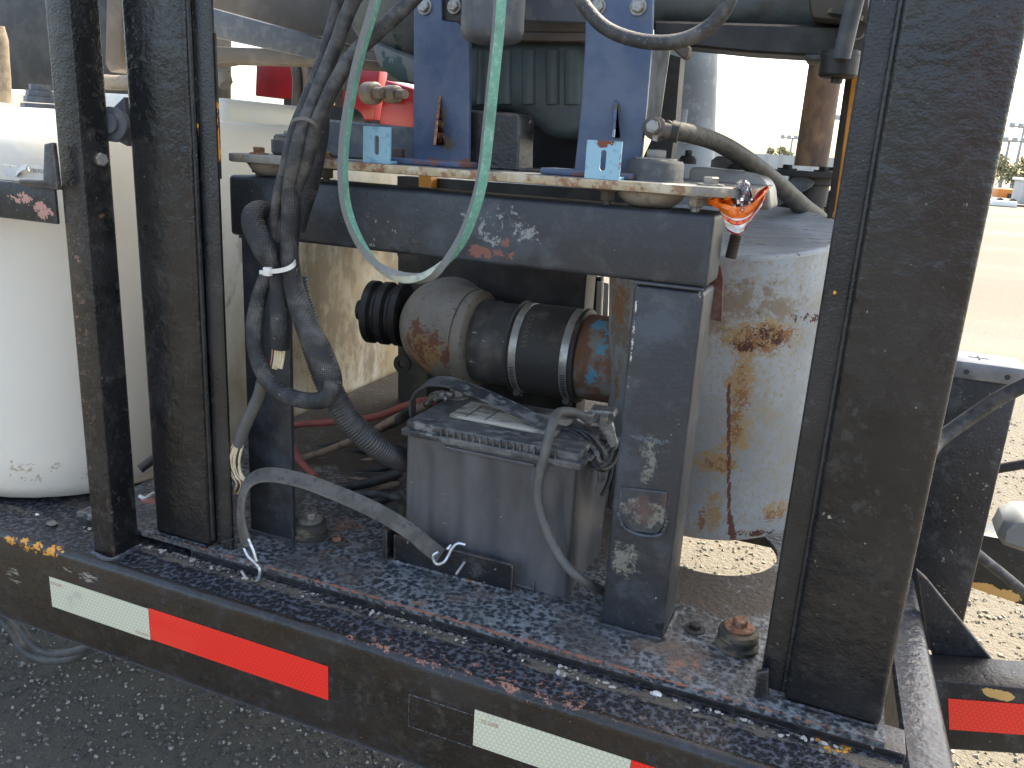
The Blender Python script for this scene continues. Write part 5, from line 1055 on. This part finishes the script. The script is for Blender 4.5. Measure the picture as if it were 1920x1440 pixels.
b = BM(); c = P(1573, 124, Y=.33); lathe(b, c+V((0, 0, .014)), (0, 0, -1), ((0, .020), (.003, .0225), (.024, .0225), (.027, .019)), 28); lathe(b, c-V((0, 0, .013)), (0, 0, -1), ((0, .007), (.006, .007)), 12); lathe(b, P(1576, 106, Y=.33), (0, 0, 1), ((-.002, .0215), (.006, .0215)), 24); obj('rod_cup', b, 'dark', label='black rubber cup at the lower end of the slanting rod', cat='bushing')
b = BM(); lathe(b, P(1583, 33, Y=.315), (.2, 0, 1), ((0, .020), (.005, .020)), 28); obj('flat_washer', b, 'mount_worn', label='large grey washer around the slanting rod', cat='washer')
b = BM(); prism(b, [P(x, y, Y=.42) for x, y in ((1622, 40), (1640, 40), (1600, 415), (1562, 410), (1590, 200), (1604, 100))], (0, .02, 0), .001); OP = obj('orange_upright', b, 'orange', label='orange painted upright seen left of the wide right post', cat='upright')
b = BM(); prism(b, [P(x, y, Y=.45) for x, y in ((1590, 110), (1612, 100), (1582, 330), (1560, 410), (1550, 410), (1566, 280))], (0, .03, 0), .001); obj('inner_face', b, 'dark', OP)
# galvanised pole
b = BM(); tube(b, [P(1292, 400, Y=.75), P(1302, 60, Y=.75)], .041, 40, smooth=False); GP = obj('galvanised_pole', b, 'galv', label='grey galvanised pole standing right of the blue bracket behind the engine plate', cat='pole')
b = BM(); tube(b, PP((1284, 205, .705), (1281, 235, .705), (1286, 270, .705)), .006, 8); obj('weld_line', b, 'galv', GP)

# ================================================================ WHITE PLASTIC TANK
b = BM(); box(b, -2.3, -.771, .113, 1.9, -.02, .0, bev=.001); obj('tank_bed', b, 'dirt', TR)
PT = thing('plastic_tank', (-1.3, .7, .01), 'large white polyethylene tank behind the left posts', 'tank')
def tank():
    bm = BM()
    # outline in plan, lofted with rounded shoulders
    zs = [(.004, .05), (.012, .02), (.035, .004), (.08, 0), (.40, 0), (.52, .004), (.565, .012), (.60, .035), (.615, .07), (.622, .14)]
    x0, x1, y0, y1, rc = -2.3, -.785, .04, 1.55, .22; rings = []
    for z, ins in zs:
        ring = []
        for cx, cy, a0 in ((x1-rc, y1-rc, 0), (x0+rc, y1-rc, 90), (x0+rc, y0+rc, 180), (x1-rc, y0+rc, 270)):
            for k in range(9):
                a = math.radians(a0+k*11.25); r = rc-ins*.6
                ring.append(bm.verts.new((cx+math.copysign(-ins*.4, cx+1.5)+r*math.cos(a), cy+(-ins*.4 if cy > .8 else ins*.4)+r*math.sin(a), z)))
        rings.append(ring)
    n = len(rings[0])
    for A, B in zip(rings, rings[1:]):
        for i in range(n): bm.faces.new((A[i], A[(i+1) % n], B[(i+1) % n], B[i]))
    bm.faces.new(rings[0][::-1]); bm.faces.new(rings[-1])
    return bm
obj('tank_body', tank(), 'plastic', PT, sharp=60)
b = BM(); q0, q1 = P(405, 166, Y=.62), P(575, 188, Y=.62)
box(b, -1.7, -.86, .55, .95, .60, .665, bev=.02, seg=3); obj('raised_step', b, 'plastic', PT)
b = BM(); c = P(75, 160, Y=.32)
for i, (r, z) in enumerate(((.034, 0), (.028, .012), (.024, .022), (.018, .032))): lathe(b, (c.x, c.y, .622+z), (0, 0, 1), ((0, r), (.0095, r*.96)), 8)
obj('tank_fitting', b, 'greycap', PT)
b = BM(); c = P(222, 235, Y=.09); lathe(b, (c.x, .085, c.z), (.3, -1, .1), ((0, .022), (.012, .022), (.013, .013), (.02, .013)), 28); prism(b, [P(x, y, Y=.09) for x, y in ((206, 205), (232, 180), (238, 275), (214, 262))], (0, .012, 0), .002); obj('latch', b, 'greycap', PT)
b = BM(); prism(b, [P(x, y, Y=.037) for x, y in ((5, 308), (30, 312), (52, 310), (84, 310), (84, 332), (40, 334), (8, 330))], (0, .001, 0)); lb = obj('torn_label', b, 'paper', PT)
b = BM(); sweep(b, PP((30, 327, .036), (38, 318, .030), (48, 313, .026), (54, 317, .03)), [(-.0003, -.004), (-.0003, .004), (.0003, .004), (.0003, -.004)], [V((0, -1, .5))]*4, per=4); obj('label_curl', b, 'paper', PT)
cl = P(72, 321, Y=.0365); text(lb, '150 PCC', .0072, Matrix.Translation((cl.x, .0358, cl.z)) @ Matrix.Rotation(math.radians(90), 4, 'X'), 'ink')
# fabric-covered hose at top left
cable('webbed_hose', [(2, 190, .5), (2, 150, .5), (0, 110, .5), (-2, 75, .5), (-4, 48, .5)], [.0185, .0185, .0175, .0175, .012], 'webbing', 'tan woven hose on top of the white tank at the upper left corner', 'hose')
cable('coil_hose', [(150, 145, .7), (215, 155, .7), (300, 150, .7), (405, 138, .7), (424, 158, .7)], .016, 'webbing', 'tan ribbed hose lying across the top of the white tank', 'hose')
# inner panels behind the elbow
b = BM(); prism(b, [P(x, y, Y=.85) for x, y in ((745, 470), (1110, 500), (1110, 720), (960, 800), (745, 760))], (0, .04, 0), .003); IP = obj('inner_panel', b, 'panel', label='grimy dark steel panel behind the elbow pipe', cat='panel')
for q in (((975, 505), (1005, 508), (1005, 600), (975, 600)), ((1105, 520), (1128, 520), (1124, 600), (1100, 600))):
    b = BM(); prism(b, [P(x, y, Y=.83) for x, y in q], (0, .018, 0), .002); obj('panel_frame', b, 'dark', IP)
b = BM(); prism(b, [P(x, y, Y=.80) for x, y in ((1120, 528), (1129, 528), (1126, 600), (1116, 600))], (0, .003, 0)); obj('paper_strip', b, 'paper', IP)
b = BM(); prism(b, [P(x, y, Y=.80) for x, y in ((1132, 530), (1141, 532), (1139, 600), (1129, 600))], (0, .003, 0)); obj('paper_strip', b, 'paper', IP)
b = BM(); box(b, -.47, -.15, .66, .72, .021, .46, bev=.003); obj('pump_frame', b, 'dark', label='dark steel upright box behind the battery and the pulley', cat='frame')
b = BM(); c = P(753, 683, Y=.5); 
lathe(b, c, (0, 1, 0), ((0, .008), (0, .017), (.006, .017), (.006, .008), (0, .008)), 24, cap=False); obj('lifting_eye', b, 'dark', label='small black steel eye under the pulley', cat='ring')
b = BM(); prism(b, [P(x, y, Y=.9) for x, y in ((785, 318), (808, 318), (808, 356), (785, 356))], (0, .03, 0)); obj('orange_stub', b, 'orange', label='short orange upright glimpsed between plate and beam', cat='upright')
b = BM(); prism(b, [P(x, y, Y=.93) for x, y in ((745, 330), (1360, 370), (1360, 480), (745, 480))], (0, .05, 0)); obj('rear_skid', b, 'dark', label='dark rear beam under the engine plate', cat='beam')

# ================================================================ MACHINERY BEHIND, UPPER LEFT
BH = thing('machine_frame', (-1.2, 1.6, .02), 'dark greasy machine frame beams crossing behind the white tank at upper left', 'machine frame')
def beamp(name, q, Y, dep, m_, par=BH): 
    b = BM(); prism(b, [P(x, y, Y=Y) for x, y in q], (0, dep, 0), .006, 2); return obj(name, b, m_, par)
beamp('upper_beam', ((380, 10), (640, 82), (640, 122), (380, 66)), 1.15, .10, 'greycap')
beamp('upper_web', ((380, -80), (780, -80), (780, 130), (655, 84), (618, 70), (590, 68), (380, 12)), 1.3, .05, 'brown')
beamp('lower_beam', ((380, 86), (500, 90), (760, 120), (760, 135), (600, 122), (420, 118), (380, 125)), 1.5, .08, 'brown')
beamp('dark_cabinet', ((-60, -80), (397, -80), (397, 190), (-60, 190)), 1.6, .10, 'dark')
b = BM(); box(b, P(-60, 100, Y=1.6).x, P(397, 100, Y=1.6).x, 1.6, 1.7, GZ, P(300, 195, Y=1.6).z, bev=.005); obj('cabinet_base', b, 'dark', BH)
beamp('box_beam', ((200, -60), (232, -60), (226, 130), (205, 136), (196, 120)), .9, .05, 'brown')
beamp('bracket', ((622, 88), (660, 94), (655, 170), (640, 170)), 1.0, .03, 'brown')
beamp('rear_plate', ((500, 78), (800, 60), (800, 160), (500, 124)), 2.45, .05, 'brown')
RM = thing('hose_reel', P(620, 180, Y=2.2), 'red machine with round bearing hubs behind the tank', 'machine')
beamp('side_panel', ((480, 118), (560, 122), (556, 186), (478, 180)), 2.1, .3, 'red', RM)
beamp('dark_core', ((535, 118), (680, 126), (680, 220), (530, 205)), 2.3, .2, 'dark', RM)
b = BM(); box(b, P(480, 150, Y=2.3).x, P(776, 150, Y=2.3).x, 2.3, 2.6, GZ, P(640, 215, Y=2.3).z, bev=.01); obj('reel_base', b, 'dark', RM)
beamp('end_plate', ((645, 126), (712, 132), (700, 225), (640, 225)), 2.0, .06, 'red', RM)
beamp('end_plate', ((722, 150), (776, 166), (776, 245), (710, 232)), 1.9, .06, 'red', RM)
for px, py, r in ((712, 176, .038), (752, 178, .03)):
    b = BM(); c = P(px, py, Y=1.9); lathe(b, c+V((0, -.03, 0)), (1, -.45, 0), ((-.05, r), (0, r), (.01, r*.8), (.012, r*.55), (.05, r*.5)), 28); obj('bearing_hub', b, 'brown', RM)
for i, px in enumerate((560, 580, 600, 618)):
    cable('hanging_hose', [(px-10, 100, 1.8), (px, 150, 1.8), (px-4, 225, 1.8)], .022, ('dark', 'brown', 'dark', 'exhaust')[i], ('leftmost dark hose hanging beside the red panel', 'second hose from the left beside the red panel, brown', 'third hose from the left beside the red panel', 'rusty brown hose nearest the wiring bundle, beside the red panel')[i], 'hose', group='hoses hanging in front of the red machine')
# small items between the two left posts near the rail
cable('loop_hose', [(262, 880, .12), (290, 860, .14), (310, 850, .16)], .007, 'dark_cable', 'black cable end between the two left posts', 'cable')
b = BM(); c = P(283, 950, Y=.16); lathe(b, c, (.2, -1, .3), ((0, .014), (.004, .017), (.009, .017), (.01, .012)), 24); obj('rubber_ring', b, 'red_cable', label='dull red ring low between the two left posts', cat='ring')
b = BM(); tube(b, PP((262, 930, .12), (272, 934, .12), (288, 925, .14)), .003, 8); obj('white_tube', b, 'ziptie', label='short white tube low between the two left posts', cat='tube')

# ================================================================ CRUMPLED WRAPPER
def wrapper():
    WR = thing('snack_wrapper', P(1380, 440, Y=.19), 'crumpled orange, white and red snack wrapper stuck by the plate corner', 'wrapper')
    k = NB('wrapper_print'); bs = k.b; bs.inputs['Roughness'].default_value = .28; bs.inputs['Coat Weight'].default_value = .3
    uv = k.n('ShaderNodeUVMap'); sx = k.n('ShaderNodeSeparateXYZ'); k.l(uv.outputs[0], sx.inputs[0])
    rp_ = k.n('ShaderNodeValToRGB'); rp_.color_ramp.interpolation = 'CONSTANT'
    els = [(0, (.78, .17, .015)), (.42, (.80, .78, .74)), (.50, (.62, .03, .02)), (.66, (.78, .76, .72)), (.80, (.70, .68, .64)), (.93, (.35, .02, .02))]
    cr = rp_.color_ramp; cr.elements[0].position = 0; cr.elements[0].color = (*els[0][1], 1); cr.elements[1].position = els[1][0]; cr.elements[1].color = (*els[1][1], 1)
    for p_, c_ in els[2:]: e = cr.elements.new(p_); e.color = (*c_, 1)
    k.l(sx.outputs[1], rp_.inputs[0])
    # row of orange discs printed on the red band
    u = k.math('MULTIPLY', sx.outputs[0], 7.0); fu = k.math('SUBTRACT', k.math('FRACT', u), .5); fv = k.math('MULTIPLY', k.math('SUBTRACT', sx.outputs[1], .575), 8.0)
    dd = k.math('SQRT', k.math('ADD', k.math('MULTIPLY', fu, fu), k.math('MULTIPLY', fv, fv)))
    fm = k.math('MULTIPLY', k.math('LESS_THAN', dd, .42), k.math('MULTIPLY', k.math('LESS_THAN', sx.outputs[0], .8), k.math('GREATER_THAN', sx.outputs[0], .14)))
    mx = k.n('ShaderNodeMix', data_type='RGBA'); k.l(fm, mx.inputs[0]); k.l(rp_.outputs[0], mx.inputs[6]); mx.inputs[7].default_value = (.80, .20, .06, 1)
    k.l(mx.outputs[2], bs.inputs['Base Color']); M['wrapper'] = k.m
    M['wrap_red'] = mat('wrapper_red', (.33, .015, .015), .3); M['wrap_orange'] = mat('wrapper_orange', (.74, .15, .015), .3)
    def sheet(name, top, bot, Y, m_, nu=14, nv=12, amp=.007, seed=1, par=WR):
        b = BM(); uvl = b.loops.layers.uv.new('UVMap'); g = []
        T = spline([V((x, y, 0)) for x, y in top], 6); B_ = spline([V((x, y, 0)) for x, y in bot], 6)
        def samp(L, t): i = t*(len(L)-1); k_ = min(int(i), len(L)-2); return L[k_].lerp(L[k_+1], i-k_)
        for j in range(nv+1):
            row = []
            for i in range(nu+1):
                u_, v_ = i/nu, j/nv; a = samp(T, u_).lerp(samp(B_, u_), v_)
                dz = amp*(noise.noise(V((u_*4.5+seed*3.1, v_*3.5, seed)))*1.6+.5*noise.noise(V((u_*12, v_*9, seed+5))))
                row.append((b.verts.new(P(a.x, a.y, Y=Y+dz-.014*math.sin(math.pi*u_)*.9)), u_, v_))
            g.append(row)
        for j in range(nv):
            for i in range(nu):
                q = [g[j][i], g[j][i+1], g[j+1][i+1], g[j+1][i]]; f = b.faces.new([x[0] for x in q])
                for lp, x in zip(f.loops, q): lp[uvl].uv = (x[1], x[2])
        o = obj(name, b, m_, par, sharp=18)
        md = o.modifiers.new('thickness', 'SOLIDIFY'); md.thickness = .0004
        return o
    sheet('wrapper_front', [(1333, 372), (1352, 380), (1380, 388), (1405, 384), (1428, 366), (1443, 349)], [(1358, 405), (1362, 428), (1378, 440), (1390, 438), (1402, 425), (1428, 385)], .155, 'wrapper', nu=20, nv=16, amp=.006, seed=2)
    sheet('foil_lining', [(1374, 370), (1379, 345), (1394, 337), (1406, 345), (1411, 372)], [(1372, 392), (1382, 395), (1392, 396), (1402, 394), (1410, 388)], .165, 'foil', amp=.012, seed=4)
    sheet('side_fold', [(1351, 372), (1358, 357), (1370, 355), (1376, 362)], [(1348, 388), (1360, 392), (1370, 394), (1380, 394)], .162, 'wrap_orange', amp=.009, seed=6)
    sheet('side_fold', [(1408, 378), (1420, 362), (1436, 350), (1443, 348)], [(1405, 392), (1418, 390), (1428, 380), (1434, 366)], .166, 'wrap_red', amp=.006, seed=8)
    sheet('side_fold', [(1325, 378), (1332, 370), (1346, 366), (1354, 372)], [(1328, 382), (1336, 386), (1348, 392), (1358, 396)], .158, 'wrap_orange', amp=.005, seed=9)
wrapper()
